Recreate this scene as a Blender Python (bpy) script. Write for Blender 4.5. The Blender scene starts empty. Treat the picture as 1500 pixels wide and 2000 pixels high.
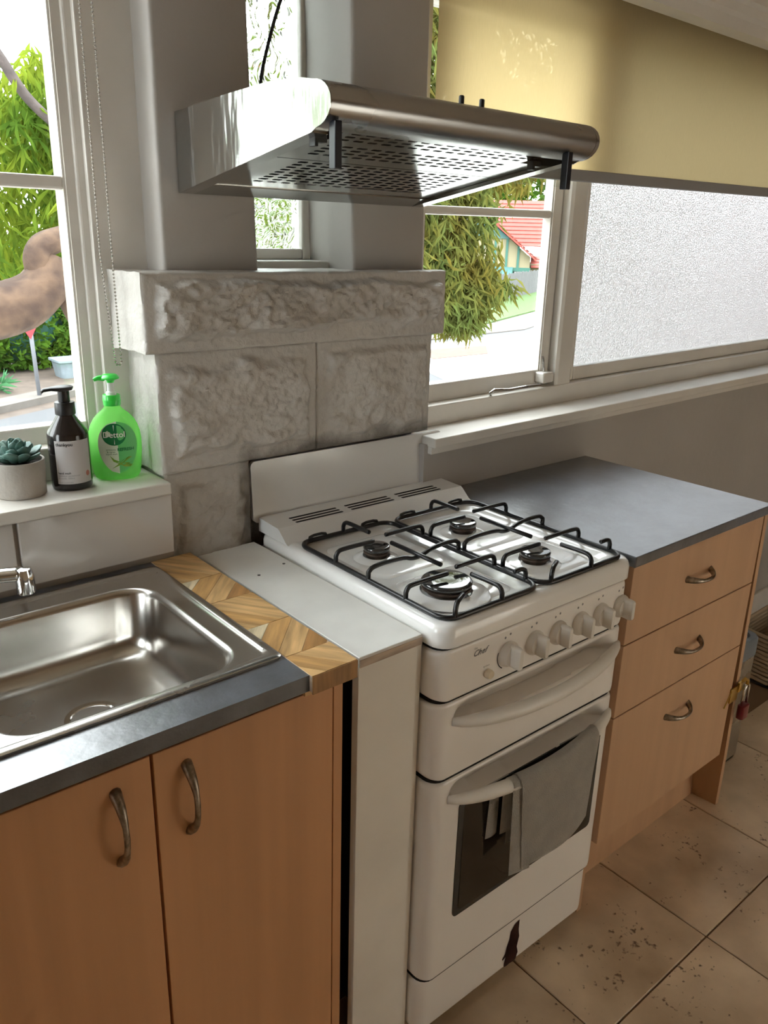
import bpy, bmesh, math, random
from mathutils import Vector, Matrix, noise, Euler
random.seed(7)
PI = math.pi
S = bpy.context.scene
COL = S.collection

# ------------------------------------------------------------------ camera, sky, sun, exposure
cam = bpy.data.cameras.new('camera'); camo = bpy.data.objects.new('camera', cam); COL.objects.link(camo)
camo.location = (-.8428, -.8367, 1.5624); camo.rotation_euler = (1.2419, -.0253, -.6974)
cam.sensor_fit = 'AUTO'; cam.sensor_width = 36; cam.lens = 1573.73 / 2000 * 36; cam.clip_start = .02; cam.clip_end = 500
S.camera = camo
W = bpy.data.worlds.new('overcast_sky'); S.world = W; W.use_nodes = True
bg = W.node_tree.nodes['Background']; bg.inputs[0].default_value = (.93, .97, 1, 1); bg.inputs[1].default_value = 9.0
sl = bpy.data.lights.new('hazy_sun', 'SUN'); sl.energy = 1.5; sl.angle = math.radians(25); sl.color = (1, .96, .88)
so = bpy.data.objects.new('hazy_sun', sl); COL.objects.link(so); so.rotation_euler = (math.radians(38), 0, math.radians(-25))
S.view_settings.view_transform = 'Standard'; S.view_settings.look = 'None'
S.view_settings.exposure = 0.22; S.view_settings.gamma = 1; S.view_settings.use_curve_mapping = False
S.cycles.max_bounces = 14; S.cycles.diffuse_bounces = 6; S.cycles.transmission_bounces = 10; S.cycles.transparent_max_bounces = 16
S.cycles.sample_clamp_indirect = 8

# ------------------------------------------------------------------ materials
MATS = {}
def nt(name):
    m = bpy.data.materials.new(name); m.use_nodes = True
    return m, m.node_tree, m.node_tree.nodes['Principled BSDF']
def L(t, a, b): t.links.new(a, b)
def pm(name, col, rough=.5, metal=0., var=0., vs=4., st=(1, 1, 1), bump=0., bs=60., coat=0., col2=None, spec=.5, det=5, rvar=0., lo=.35, hi=.65, rnd=False, bst=None, sheen=0., rot=0., crough=.06):
    m, t, b = nt(name); N = t.nodes
    b.inputs['Base Color'].default_value = (*col, 1); b.inputs['Roughness'].default_value = rough; b.inputs['Metallic'].default_value = metal
    b.inputs['Coat Weight'].default_value = coat; b.inputs['Coat Roughness'].default_value = crough; b.inputs['Specular IOR Level'].default_value = spec; b.inputs['Sheen Weight'].default_value = sheen
    tc = N.new('ShaderNodeTexCoord'); src = tc.outputs['Object']
    if rnd:
        oi = N.new('ShaderNodeObjectInfo'); ad = N.new('ShaderNodeVectorMath'); ad.operation = 'MULTIPLY_ADD'
        cb = N.new('ShaderNodeCombineXYZ')
        for k in range(3): L(t, oi.outputs['Random'], cb.inputs[k])
        L(t, cb.outputs[0], ad.inputs[0]); ad.inputs[1].default_value = (37, 53, 71); L(t, src, ad.inputs[2]); src = ad.outputs[0]
    if rot:
        vr = N.new('ShaderNodeVectorRotate'); vr.rotation_type = 'Z_AXIS'; vr.inputs['Angle'].default_value = -rot; L(t, src, vr.inputs['Vector']); src = vr.outputs[0]
    if var or col2 or rvar:
        mp = N.new('ShaderNodeMapping'); mp.inputs['Scale'].default_value = st; L(t, src, mp.inputs[0])
        n = N.new('ShaderNodeTexNoise'); n.inputs['Scale'].default_value = vs; n.inputs['Detail'].default_value = det; L(t, mp.outputs[0], n.inputs[0])
        r = N.new('ShaderNodeMapRange'); r.inputs[1].default_value = lo; r.inputs[2].default_value = hi; L(t, n.outputs[0], r.inputs[0])
        if var or col2:
            mx = N.new('ShaderNodeMix'); mx.data_type = 'RGBA'; L(t, r.outputs[0], mx.inputs[0])
            a = col if col2 else tuple(c * (1 - var) for c in col); c2 = col2 if col2 else tuple(min(1, c * (1 + var)) for c in col)
            mx.inputs[6].default_value = (*a, 1); mx.inputs[7].default_value = (*c2, 1); L(t, mx.outputs[2], b.inputs['Base Color'])
        if rvar:
            r2 = N.new('ShaderNodeMapRange'); r2.inputs[1].default_value = .3; r2.inputs[2].default_value = .7; r2.inputs[3].default_value = max(.02, rough - rvar); r2.inputs[4].default_value = rough + rvar
            L(t, n.outputs[0], r2.inputs[0]); L(t, r2.outputs[0], b.inputs['Roughness'])
    if bump:
        m2 = N.new('ShaderNodeMapping'); m2.inputs['Scale'].default_value = bst or (1, 1, 1); L(t, src, m2.inputs[0])
        n2 = N.new('ShaderNodeTexNoise'); n2.inputs['Scale'].default_value = bs; n2.inputs['Detail'].default_value = 4; L(t, m2.outputs[0], n2.inputs[0])
        bp = N.new('ShaderNodeBump'); bp.inputs['Strength'].default_value = bump; bp.inputs['Distance'].default_value = .01; L(t, n2.outputs[0], bp.inputs['Height']); L(t, bp.outputs[0], b.inputs['Normal'])
    MATS[name] = m
    return m
pm('wall_paint', (.40, .375, .345), .55, var=.04, vs=3, bump=.12, bs=25)
pm('stone_paint', (.515, .49, .455), .42, var=.05, vs=5, bump=.35, bs=70)
pm('trim_paint', (.68, .65, .60), .38, var=.04, vs=6, bump=.08, bs=30)
pm('ceiling_paint', (.50, .42, .33), .7)
pm('room_paint', (.44, .32, .21), .7)
pm('grout', (.19, .115, .065), .9)
pm('enamel', (.84, .84, .83), .16, coat=.5, var=.02, vs=3)
pm('enamel_front', (.84, .81, .775), .28, coat=.3, var=.02, vs=3)
pm('plastic_white', (.74, .71, .66), .35)
pm('plastic_cream', (.72, .62, .46), .35)
pm('black_enamel', (.012, .012, .013), .32)
pm('burner_cap', (.03, .032, .034), .06, coat=1.)
pm('burner_ring', (.09, .065, .05), .5, metal=.6, var=.4, vs=60)
pm('dark_gap', (.006, .006, .006), .8)  # near-black standing in for shade inside gaps and cavities
pm('oven_glass', (.012, .009, .007), .06, spec=.6)
pm('oven_glass_border', (.035, .037, .037), .15)
pm('rust', (.05, .012, .008), .6, var=.3, vs=60)
pm('steel', (.56, .55, .53), .26, metal=1, var=.06, vs=4, rvar=.06)
pm('hood_steel', (.45, .445, .44), .30, metal=1, rvar=.06, vs=6, bump=.02, bs=3)
pm('hood_side_steel', (.50, .50, .49), .10, metal=1, bump=.5, bs=8, bst=(1, 1, .3))
pm('hood_under_steel', (.38, .375, .36), .15, metal=1)
pm('sink_steel', (.56, .54, .51), .24, metal=1, var=.06, vs=3, rvar=.08)
pm('chrome', (.78, .79, .80), .06, metal=1)
pm('handle_metal', (.30, .25, .20), .35, metal=1, var=.35, vs=120)
pm('brass', (.60, .40, .12), .35, metal=1)
pm('padlock_red', (.16, .012, .02), .3, coat=.3)
pm('black_plastic', (.008, .008, .009), .4)
pm('bracket_plastic', (.01, .012, .02), .3)
pm('bench_laminate', (.060, .067, .082), .34, var=.35, vs=18, bump=.15, bs=45, coat=.9, spec=1., crough=.30)
pm('door_laminate', (.60, .315, .15), .42, var=.07, vs=2.2, st=(9, 9, .35))
pm('drawer_laminate', (.53, .32, .185), .42, var=.06, vs=2.2, st=(9, 9, .35))
pm('white_board', (.78, .745, .68), .4, var=.05, vs=5)
pm('white_board_top', (.80, .80, .77), .32, var=.05, vs=9)
pm('raw_edge', (.45, .36, .28), .7, var=.25, vs=14, st=(1, 1, 5))
pm('wall_tile', (.64, .61, .58), .12, coat=.4)
pm('tile_grout', (.42, .37, .31), .8)
pm('travertine', (.40, .29, .185), .36, col2=(.78, .62, .44), vs=5, lo=.28, hi=.72, det=8, rnd=True)
pm('concrete', (.40, .37, .33), .8, var=.10, vs=14, bump=.15, bs=120)
pm('soil', (.03, .022, .016), .9, bump=1, bs=200)
pm('succulent', (.05, .12, .10), .5, col2=(.10, .20, .17), vs=30, rnd=True)
pm('bottle_black', (.014, .011, .011), .16, coat=.3)
pm('label_white', (.50, .48, .48), .5)
pm('ink_black', (.03, .03, .03), .6)
pm('ink_grey', (.22, .22, .22), .6)
pm('ink_red', (.42, .16, .12), .6)
pm('print_dark_green', (.0, .17, .045), .4)
pm('print_green', (.12, .55, .16), .4)
pm('print_pale', (.66, .76, .62), .4)
pm('print_white', (.85, .88, .85), .4)
pm('print_leaf', (.09, .30, .02), .4, col2=(.30, .45, .05), vs=60)
pm('pump_green', (.03, .62, .06), .3, coat=.3)
pm('pump_clear', (.72, .76, .72), .25)
pm('towel', (.66, .62, .56), .9, var=.06, vs=30, bump=.5, bs=420, sheen=.3)
pm('cable', (.01, .01, .01), .5)
pm('chain_metal', (.42, .39, .36), .25, metal=1)
pm('hem_bar', (.30, .30, .30), .45)
pm('bin_steel', (.50, .49, .47), .28, metal=1, rvar=.05, vs=5)
pm('bin_grey', (.16, .18, .20), .4)
pm('wicker', (.46, .36, .25), .75)
pm('bark', (.030, .013, .006), .8, col2=(.082, .046, .025), vs=11, bump=.8, bs=22)
pm('bark_grey', (0.050, 0.038, 0.035), .85, var=.3, vs=14, bump=.5, bs=40)
pm('asphalt', (0.0572, 0.0589, 0.0638), .9, var=.05, vs=2)
pm('footpath', (.46, .45, .43), .9, var=.05, vs=1)
pm('kerb', (0.1029, 0.0924, 0.0826), .9, var=.1, vs=3)
pm('verge_dirt', (0.0728, 0.0544, 0.0424), .95, var=.2, vs=3)
pm('lawn', (0.0398, 0.0848, 0.0112), .95, var=.35, vs=8)
pm('paver_red', (0.1155, 0.0590, 0.0420), .9, var=.15, vs=6)
pm('fence_wood', (0.0770, 0.0770, 0.0790), .85, var=.12, vs=4, rnd=True)
pm('roof_tile', (0.208, 0.034, 0.023), .7, var=.12, vs=2)
pm('house_cream', (0.2018, 0.1718, 0.1057), .8)
pm('house_white', (0.2288, 0.2288, 0.2288), .8)
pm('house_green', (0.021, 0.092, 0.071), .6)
pm('awning', (0.050, 0.126, 0.126), .6)
pm('house_dark', (.03, .045, .045), .4)
pm('pole_paint', (0.153, 0.164, 0.182), .4)
pm('sign_red', (0.252, 0.017, 0.025), .4)
pm('sign_white', (0.336, 0.336, 0.336), .4)
pm('tub', (0.162, 0.200, 0.223), .5, var=.1, vs=8)
pm('lamp_metal', (.6, .6, .6), .4, metal=1)
for sfx, rot in (('', .87), ('_n', -.96)):
    for nm, c in (('vein_a', (.50, .29, .11)), ('vein_b', (.60, .38, .17)), ('vein_c', (.40, .21, .075)), ('vein_d', (.68, .57, .38))):
        pm(nm + sfx, tuple(x * .58 for x in c), .3, col2=tuple(min(1, x * 1.28) for x in c), vs=9, st=(1, 9, 1), det=5, rot=rot, lo=.3, hi=.7)

# travertine pits
def pits():
    m = MATS['travertine']; t = m.node_tree; N = t.nodes; b = N['Principled BSDF']
    tc = N.new('ShaderNodeTexCoord'); oi = N.new('ShaderNodeObjectInfo'); cb = N.new('ShaderNodeCombineXYZ')
    for k in range(3): L(t, oi.outputs['Random'], cb.inputs[k])
    ad = N.new('ShaderNodeVectorMath'); ad.operation = 'MULTIPLY_ADD'; ad.inputs[1].default_value = (11, 23, 31); L(t, cb.outputs[0], ad.inputs[0]); L(t, tc.outputs['Object'], ad.inputs[2])
    n1 = N.new('ShaderNodeTexNoise'); n1.inputs['Scale'].default_value = 75; n1.inputs['Detail'].default_value = 3; L(t, ad.outputs[0], n1.inputs[0])
    n2 = N.new('ShaderNodeTexNoise'); n2.inputs['Scale'].default_value = 6; n2.inputs['Detail'].default_value = 3; L(t, ad.outputs[0], n2.inputs[0])
    r2 = N.new('ShaderNodeMapRange'); r2.inputs[1].default_value = .48; r2.inputs[2].default_value = .66; r2.inputs[3].default_value = 0; r2.inputs[4].default_value = .13; L(t, n2.outputs[0], r2.inputs[0])
    sm = N.new('ShaderNodeMath'); sm.operation = 'ADD'; L(t, n1.outputs[0], sm.inputs[0]); L(t, r2.outputs[0], sm.inputs[1])
    r = N.new('ShaderNodeMapRange'); r.inputs[1].default_value = .70; r.inputs[2].default_value = .80; L(t, sm.outputs[0], r.inputs[0])
    old = b.inputs['Base Color'].links[0].from_socket
    mx = N.new('ShaderNodeMix'); mx.data_type = 'RGBA'; L(t, r.outputs[0], mx.inputs[0]); L(t, old, mx.inputs[6]); mx.inputs[7].default_value = (.17, .105, .065, 1)
    L(t, mx.outputs[2], b.inputs['Base Color'])
    bp = N.new('ShaderNodeBump'); bp.invert = True; bp.inputs['Strength'].default_value = .4; bp.inputs['Distance'].default_value = .003; L(t, r.outputs[0], bp.inputs['Height']); L(t, bp.outputs[0], b.inputs['Normal'])
pits()
# soot and grime on the painted stone around the cooker (a stain with its own shape)
def soot():
    m = MATS['stone_paint']; t = m.node_tree; N = t.nodes; b = N['Principled BSDF']
    g = N.new('ShaderNodeNewGeometry'); s = N.new('ShaderNodeSeparateXYZ'); L(t, g.outputs['Position'], s.inputs[0])
    def mth(op, a, bb=None, c=None):
        n = N.new('ShaderNodeMath'); n.operation = op
        for i, v in enumerate((a, bb, c)):
            if v is None: continue
            if isinstance(v, (int, float)): n.inputs[i].default_value = v
            else: L(t, v, n.inputs[i])
        return n.outputs[0]
    no = N.new('ShaderNodeTexNoise'); no.inputs['Scale'].default_value = 14; no.inputs['Detail'].default_value = 6; L(t, g.outputs['Position'], no.inputs[0])
    # distance outside the rectangle x>-.03, z<1.09
    dx = mth('MAXIMUM', mth('SUBTRACT', -.015, s.outputs[0]), 0.); dz = mth('MAXIMUM', mth('SUBTRACT', s.outputs[2], 1.122), 0.)
    d = mth('SQRT', mth('ADD', mth('MULTIPLY', dx, dx), mth('MULTIPLY', dz, dz)))
    d = mth('ADD', d, mth('MULTIPLY', mth('SUBTRACT', no.outputs[0], .5), -.075))
    r = N.new('ShaderNodeMapRange'); r.inputs[1].default_value = .034; r.inputs[2].default_value = .0; r.inputs[3].default_value = 0; r.inputs[4].default_value = .85; L(t, d, r.inputs[0])
    # light brown grime low on the left
    gz = N.new('ShaderNodeMapRange'); gz.inputs[1].default_value = 1.12; gz.inputs[2].default_value = .95; gz.inputs[3].default_value = 0; gz.inputs[4].default_value = .75; L(t, s.outputs[2], gz.inputs[0])
    gr = N.new('ShaderNodeMapRange'); gr.inputs[1].default_value = .45; gr.inputs[2].default_value = .68; L(t, no.outputs[0], gr.inputs[0])
    gm = mth('MULTIPLY', gz.outputs[0], gr.outputs[0])
    old = b.inputs['Base Color'].links[0].from_socket
    m1 = N.new('ShaderNodeMix'); m1.data_type = 'RGBA'; L(t, gm, m1.inputs[0]); L(t, old, m1.inputs[6]); m1.inputs[7].default_value = (.30, .23, .15, 1)
    m2 = N.new('ShaderNodeMix'); m2.data_type = 'RGBA'; L(t, r.outputs[0], m2.inputs[0]); L(t, m1.outputs[2], m2.inputs[6]); m2.inputs[7].default_value = (.10, .085, .07, 1)
    L(t, m2.outputs[2], b.inputs['Base Color'])
soot()
def glass_clear(name, tint=(1, 1, 1), refl=1.):
    m = bpy.data.materials.new(name); m.use_nodes = True; t = m.node_tree; N = t.nodes; N.clear()
    o = N.new('ShaderNodeOutputMaterial'); mx = N.new('ShaderNodeMixShader'); f = N.new('ShaderNodeLayerWeight'); f.inputs[0].default_value = .5
    pw = N.new('ShaderNodeMath'); pw.operation = 'POWER'; pw.inputs[1].default_value = 5; L(t, f.outputs['Facing'], pw.inputs[0])
    fa = N.new('ShaderNodeMath'); fa.operation = 'MULTIPLY_ADD'; fa.inputs[1].default_value = .93; fa.inputs[2].default_value = .045; L(t, pw.outputs[0], fa.inputs[0])
    tr = N.new('ShaderNodeBsdfTransparent'); tr.inputs[0].default_value = (*tint, 1); gl = N.new('ShaderNodeBsdfGlossy'); gl.inputs['Roughness'].default_value = .02
    ml = N.new('ShaderNodeMath'); ml.operation = 'MULTIPLY'; ml.inputs[1].default_value = refl; L(t, fa.outputs[0], ml.inputs[0])
    L(t, ml.outputs[0], mx.inputs[0]); L(t, tr.outputs[0], mx.inputs[1]); L(t, gl.outputs[0], mx.inputs[2]); L(t, mx.outputs[0], o.inputs[0]); MATS[name] = m
glass_clear('clear_glass', (.97, .985, .975), .6); glass_clear('visor_glass', (.93, .95, .94), 1.)
def glass_rough(name, rough, scale, strength, dist, vor=False, col=(1, 1, 1)):
    m = bpy.data.materials.new(name); m.use_nodes = True; t = m.node_tree; N = t.nodes; N.clear()
    o = N.new('ShaderNodeOutputMaterial'); g = N.new('ShaderNodeBsdfGlass'); g.inputs['Roughness'].default_value = rough; g.inputs['Color'].default_value = (*col, 1); g.inputs['IOR'].default_value = 1.45
    tc = N.new('ShaderNodeTexCoord'); n = N.new('ShaderNodeTexNoise'); n.inputs['Scale'].default_value = scale; n.inputs['Detail'].default_value = 1; L(t, tc.outputs['Object'], n.inputs[0])
    h = n.outputs[0]
    if vor:
        w = N.new('ShaderNodeMath'); w.operation = 'MULTIPLY'; w.inputs[1].default_value = 38; L(t, h, w.inputs[0])
        w2 = N.new('ShaderNodeMath'); w2.operation = 'SINE'; L(t, w.outputs[0], w2.inputs[0]); h = w2.outputs[0]
    b = N.new('ShaderNodeBump'); b.inputs['Strength'].default_value = strength; b.inputs['Distance'].default_value = dist; L(t, h, b.inputs['Height']); L(t, b.outputs[0], g.inputs['Normal'])
    L(t, g.outputs[0], o.inputs[0]); MATS[name] = m
glass_rough('frosted_glass', .36, 210, .8, .004, col=(.695, .705, .71)); glass_rough('textured_glass', .04, 20, .5, .0025, True, (.92, .95, .93))
def translucent(name, col, tcol, f=.5, weave=0, rough=.8, sc=None):
    m = bpy.data.materials.new(name); m.use_nodes = True; t = m.node_tree; N = t.nodes; N.clear()
    o = N.new('ShaderNodeOutputMaterial'); d = N.new('ShaderNodeBsdfDiffuse'); d.inputs[0].default_value = (*col, 1); tr = N.new('ShaderNodeBsdfTranslucent'); tr.inputs[0].default_value = (*tcol, 1)
    mx = N.new('ShaderNodeMixShader'); mx.inputs[0].default_value = f; L(t, d.outputs[0], mx.inputs[1]); L(t, tr.outputs[0], mx.inputs[2])
    tc = N.new('ShaderNodeTexCoord')
    if sc:
        n = N.new('ShaderNodeTexNoise'); n.inputs['Scale'].default_value = sc[0]; L(t, tc.outputs['Object'], n.inputs[0])
        r = N.new('ShaderNodeMapRange'); r.inputs[1].default_value = .35; r.inputs[2].default_value = .65; L(t, n.outputs[0], r.inputs[0])
        for sh, c in ((d, col), (tr, tcol)):
            mm = N.new('ShaderNodeMix'); mm.data_type = 'RGBA'; L(t, r.outputs[0], mm.inputs[0]); mm.inputs[6].default_value = (*c, 1); mm.inputs[7].default_value = (*[x * y for x, y in zip(c, sc[1])], 1); L(t, mm.outputs[2], sh.inputs[0])
    if weave:
        mp = N.new('ShaderNodeMapping'); mp.inputs['Scale'].default_value = (1, 1, .06); L(t, tc.outputs['Object'], mp.inputs[0])
        n = N.new('ShaderNodeTexNoise'); n.inputs['Scale'].default_value = weave; n.inputs['Detail'].default_value = 2; L(t, mp.outputs[0], n.inputs[0])
        r = N.new('ShaderNodeMapRange'); r.inputs[3].default_value = .86; r.inputs[4].default_value = 1.12; L(t, n.outputs[0], r.inputs[0])
        mm = N.new('ShaderNodeMix'); mm.data_type = 'RGBA'; mm.blend_type = 'MULTIPLY'; mm.inputs[0].default_value = 1; mm.inputs[6].default_value = (*tcol, 1); L(t, r.outputs[0], mm.inputs[7]); L(t, mm.outputs[2], tr.inputs[0])
    L(t, mx.outputs[0], o.inputs[0]); MATS[name] = m
    return m, t, mx, o
translucent('leaf_bright', (.13, .17, .02), (.26, .32, .03), .45, sc=(3., (.45, .65, .8)))
translucent('leaf_olive', (.085, .115, .035), (.15, .19, .045), .4, sc=(2.5, (1.3, .8, .6)))
translucent('leaf_hedge', (.025, .06, .012), (.08, .13, .02), .3, sc=(1.2, (2.4, 2.2, 1.2)))
translucent('leaf_agave', (.06, .17, .08), (.1, .24, .1), .3)
_, t_, mx_, o_ = translucent('blind_fabric', (.45, .36, .20), (.66, .51, .26), .55, weave=900)
# blind: a little light comes straight through the open weave
tp = t_.nodes.new('ShaderNodeBsdfTransparent'); tp.inputs[0].default_value = (.9, .78, .5, 1); m2_ = t_.nodes.new('ShaderNodeMixShader'); m2_.inputs[0].default_value = .035
L(t_, mx_.outputs[0], m2_.inputs[1]); L(t_, tp.outputs[0], m2_.inputs[2]); L(t_, m2_.outputs[0], o_.inputs[0])
_, t_, mx_, o_ = translucent('green_gel', (.25, .80, .20), (.50, 1, .38), .75)
gl_ = t_.nodes.new('ShaderNodeBsdfGlass'); gl_.inputs[0].default_value = (.72, 1, .62, 1); gl_.inputs['Roughness'].default_value = .06; gl_.inputs['IOR'].default_value = 1.33
m2_ = t_.nodes.new('ShaderNodeMixShader'); m2_.inputs[0].default_value = .5; L(t_, mx_.outputs[0], m2_.inputs[1]); L(t_, gl_.outputs[0], m2_.inputs[2]); L(t_, m2_.outputs[0], o_.inputs[0])
def emis(name, col, s):
    m = bpy.data.materials.new(name); m.use_nodes = True; t = m.node_tree; N = t.nodes; N.clear(); o = N.new('ShaderNodeOutputMaterial'); e = N.new('ShaderNodeEmission'); e.inputs[0].default_value = (*col, 1); e.inputs[1].default_value = s; L(t, e.outputs[0], o.inputs[0]); MATS[name] = m
emis('lamp_diffuser', (1, .74, .48), 1.5)  # glow of the added ceiling fill lamp
translucent('fill_sheer', (.34, .31, .28), (.62, .55, .47), .60)  # tints the fill from the added rear door

# ------------------------------------------------------------------ mesh helpers
ORG = {}
def org(p): return ORG.get(p.name, Vector((0, 0, 0))) if p else Vector((0, 0, 0))
def setp(o, label=None, cat=None, group=None, kind=None):
    for k, v in (('label', label), ('category', cat), ('group', group), ('kind', kind)):
        if v: o[k] = v
    return o
def thing(name, loc, label, cat, group=None, kind=None):
    o = bpy.data.objects.new(name, None); COL.objects.link(o); o.location = loc; o.empty_display_size = .05
    ORG[o.name] = Vector(loc)
    return setp(o, label, cat, group, kind)
def obj(name, bm, mat, parent=None, smooth=False, label=None, cat=None, group=None, kind=None, base=None, auto=None, fixn=True):
    """one mesh object; vertices are given in world space; origin = base point of the thing"""
    if fixn: bmesh.ops.recalc_face_normals(bm, faces=bm.faces)
    o0 = org(parent) if parent else Vector(base) if base is not None else Vector((0, 0, 0))
    bmesh.ops.translate(bm, verts=bm.verts, vec=-o0)
    me = bpy.data.meshes.new(name); bm.to_mesh(me); bm.free()
    if smooth or auto:
        for p in me.polygons: p.use_smooth = True
    if auto: me.set_sharp_from_angle(angle=math.radians(auto))
    for m in (mat if isinstance(mat, (list, tuple)) else [mat]): me.materials.append(MATS[m])
    o = bpy.data.objects.new(name, me); COL.objects.link(o)
    if parent: o.parent = parent; ORG[o.name] = org(parent)
    else: o.location = o0; ORG[o.name] = o0
    return setp(o, label, cat, group, kind)
def B(): return bmesh.new()
def box(bm, x0, x1, y0, y1, z0, z1, bev=0., seg=2):
    vs = [bm.verts.new((x, y, z)) for x in (x0, x1) for y in (y0, y1) for z in (z0, z1)]
    fs = [bm.faces.new([vs[i] for i in q]) for q in ((0, 1, 3, 2), (4, 6, 7, 5), (0, 4, 5, 1), (2, 3, 7, 6), (0, 2, 6, 4), (1, 5, 7, 3))]
    if bev:
        es = list({e for f in fs for e in f.edges})
        bmesh.ops.bevel(bm, geom=es, offset=bev, segments=seg, affect='EDGES', profile=.5)
    return bm
def cube(name, b, mat, parent=None, bev=0., **k):
    return obj(name, box(B(), *b, bev), mat, parent, **k)
def loft(bm, rings, cap0=True, cap1=True, close=True, mi=0):
    R_ = [[bm.verts.new(p) for p in r] for r in rings]; n = len(R_[0]); fs = []
    for a, b in zip(R_, R_[1:]):
        for i in range(n if close else n - 1):
            j = (i + 1) % n
            try: fs.append(bm.faces.new((a[i], a[j], b[j], b[i])))
            except ValueError: pass
    if cap0: fs.append(bm.faces.new(R_[0][::-1]))
    if cap1: fs.append(bm.faces.new(R_[-1]))
    for f in fs: f.material_index = mi
    return R_
def circ(cx, cy, z, r, n=24, ry=None, a=0.):
    ry = r if ry is None else ry
    return [(cx + r * math.cos(t) * math.cos(a) - ry * math.sin(t) * math.sin(a), cy + r * math.cos(t) * math.sin(a) + ry * math.sin(t) * math.cos(a), z) for t in (2 * PI * i / n for i in range(n))]
def lathe(bm, cx, cy, prof, n=24, cap0=True, cap1=True): return loft(bm, [circ(cx, cy, z, max(r, 1e-4), n) for r, z in prof], cap0, cap1)
def rr(x0, x1, y0, y1, r, k=5):
    out = []
    for cx, cy, a0 in ((x1 - r, y1 - r, 0), (x0 + r, y1 - r, 90), (x0 + r, y0 + r, 180), (x1 - r, y0 + r, 270)):
        for i in range(k + 1):
            a = math.radians(a0 + 90 * i / k); out.append((cx + r * math.cos(a), cy + r * math.sin(a)))
    return out
def rrz(x0, x1, y0, y1, r, z, k=5): return [(x, y, z) for x, y in rr(x0, x1, y0, y1, r, k)]
def tube(bm, pts, r, n=8, closed=False, flat=None):
    pts = [Vector(p) for p in pts]; m = len(pts); rings = []
    rs = r if isinstance(r, (list, tuple)) else [r] * m
    if len(rs) != m: rs = [rs[round(i * (len(rs) - 1) / (m - 1))] for i in range(m)]
    up = None
    for i, p in enumerate(pts):
        a = pts[(i - 1) % m] if (closed or i) else p; b = pts[(i + 1) % m] if (closed or i < m - 1) else p
        d = (b - a).normalized()
        if up is None: up = Vector((0, 0, 1)) if abs(d.z) < .9 else Vector((0, 1, 0))
        s = d.cross(up).normalized(); up = s.cross(d).normalized()
        f = flat or 1.
        rings.append([tuple(p + s * math.cos(2 * PI * k / n) * rs[i] + up * math.sin(2 * PI * k / n) * rs[i] * f) for k in range(n)])
    if closed:
        R_ = loft(bm, rings, False, False)
        for i in range(n):
            j = (i + 1) % n; bm.faces.new((R_[-1][i], R_[-1][j], R_[0][j], R_[0][i]))
    else: loft(bm, rings)
    return bm
def smoothpath(pts, it=2, closed=False):
    pts = [Vector(p) for p in pts]
    for _ in range(it):
        q = [] if closed else [pts[0]]
        for a, b in zip(pts, pts[1:] + (pts[:1] if closed else [])):
            q += [a * .75 + b * .25, a * .25 + b * .75]
        if not closed: q.append(pts[-1])
        pts = q
    return pts
def prism(bm, poly, axis, a0, a1, bev=0.):
    """poly = 2D points in the other two axes (in x,y,z order), extruded along axis"""
    def P(u, v, w): return (w, u, v) if axis == 0 else (u, w, v) if axis == 1 else (u, v, w)
    R_ = loft(bm, [[P(u, v, a0) for u, v in poly], [P(u, v, a1) for u, v in poly]])
    if bev: bmesh.ops.bevel(bm, geom=list(bm.edges), offset=bev, segments=2, affect='EDGES')
    return bm
def grid(bm, f, nu, nv):
    V = [[bm.verts.new(f(i / nu, j / nv)) for j in range(nv + 1)] for i in range(nu + 1)]
    for i in range(nu):
        for j in range(nv): bm.faces.new((V[i][j], V[i + 1][j], V[i + 1][j + 1], V[i][j + 1]))
    return V
def sst(a, b, x):
    t = min(1, max(0, (x - a) / (b - a))); return t * t * (3 - 2 * t)
def copies(src, mats_loc, parent, name=None):
    out = []
    for M in mats_loc:
        c = src.copy(); COL.objects.link(c); c.parent = parent; c.matrix_local = M; out.append(c)
    return out
def text_bm(s, size, align='CENTER', shear=0., space=1., bold=0.):
    cu = bpy.data.curves.new('lettering', 'FONT'); cu.body = s; cu.size = size; cu.align_x = align; cu.align_y = 'CENTER'; cu.shear = shear; cu.space_character = space; cu.offset = bold; cu.resolution_u = 3
    to = bpy.data.objects.new('lettering', cu); COL.objects.link(to)
    dg = bpy.context.evaluated_depsgraph_get(); me = bpy.data.meshes.new_from_object(to.evaluated_get(dg))
    bm = B(); bm.from_mesh(me); bpy.data.objects.remove(to); bpy.data.curves.remove(cu); bpy.data.meshes.remove(me)
    return bm
def mapbm(bm, f):
    for v in bm.verts: v.co = f(v.co.x, v.co.y)
    return bm

# ------------------------------------------------------------------ room shell
fl = cube('floor', (-2.2, 4.2, -2.4, .62, -.08, -.004), 'grout', kind='structure', label='travertine tiled kitchen floor with dark brown grout lines', cat='floor')
TS = .415
tile0 = obj('tile', box(B(), -.2055, .2055, -.2055, .2055, -.006, .0, .0016, 1), 'travertine', fl)
tlocs = [Matrix.Translation((.74 + TS * (i + .5), -.2105 + TS * (j + .5), 0)) for i in range(-7, 8) for j in range(-5, 2)]
tlocs = [m for m in tlocs if -2.0 < m.translation.x < 4.0 and m.translation.y < .36]
tile0.matrix_local = tlocs[0]; copies(tile0, tlocs[1:], fl)
cube('ceiling', (-2.2, 4.2, -2.4, .85, 2.55, 2.6), 'ceiling_paint', kind='structure', label='plain white ceiling over the kitchen', cat='ceiling')
bm = B(); box(bm, -2.2, -.199, .555, .85, 0, 1.09); box(bm, -2.2, -1.62, .555, .85, 1.09, 2.55); box(bm, -1.62, -.16, .70, .85, 2.32, 2.55); box(bm, -.258, -.158, .70, .85, 1.09, 2.32)
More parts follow.
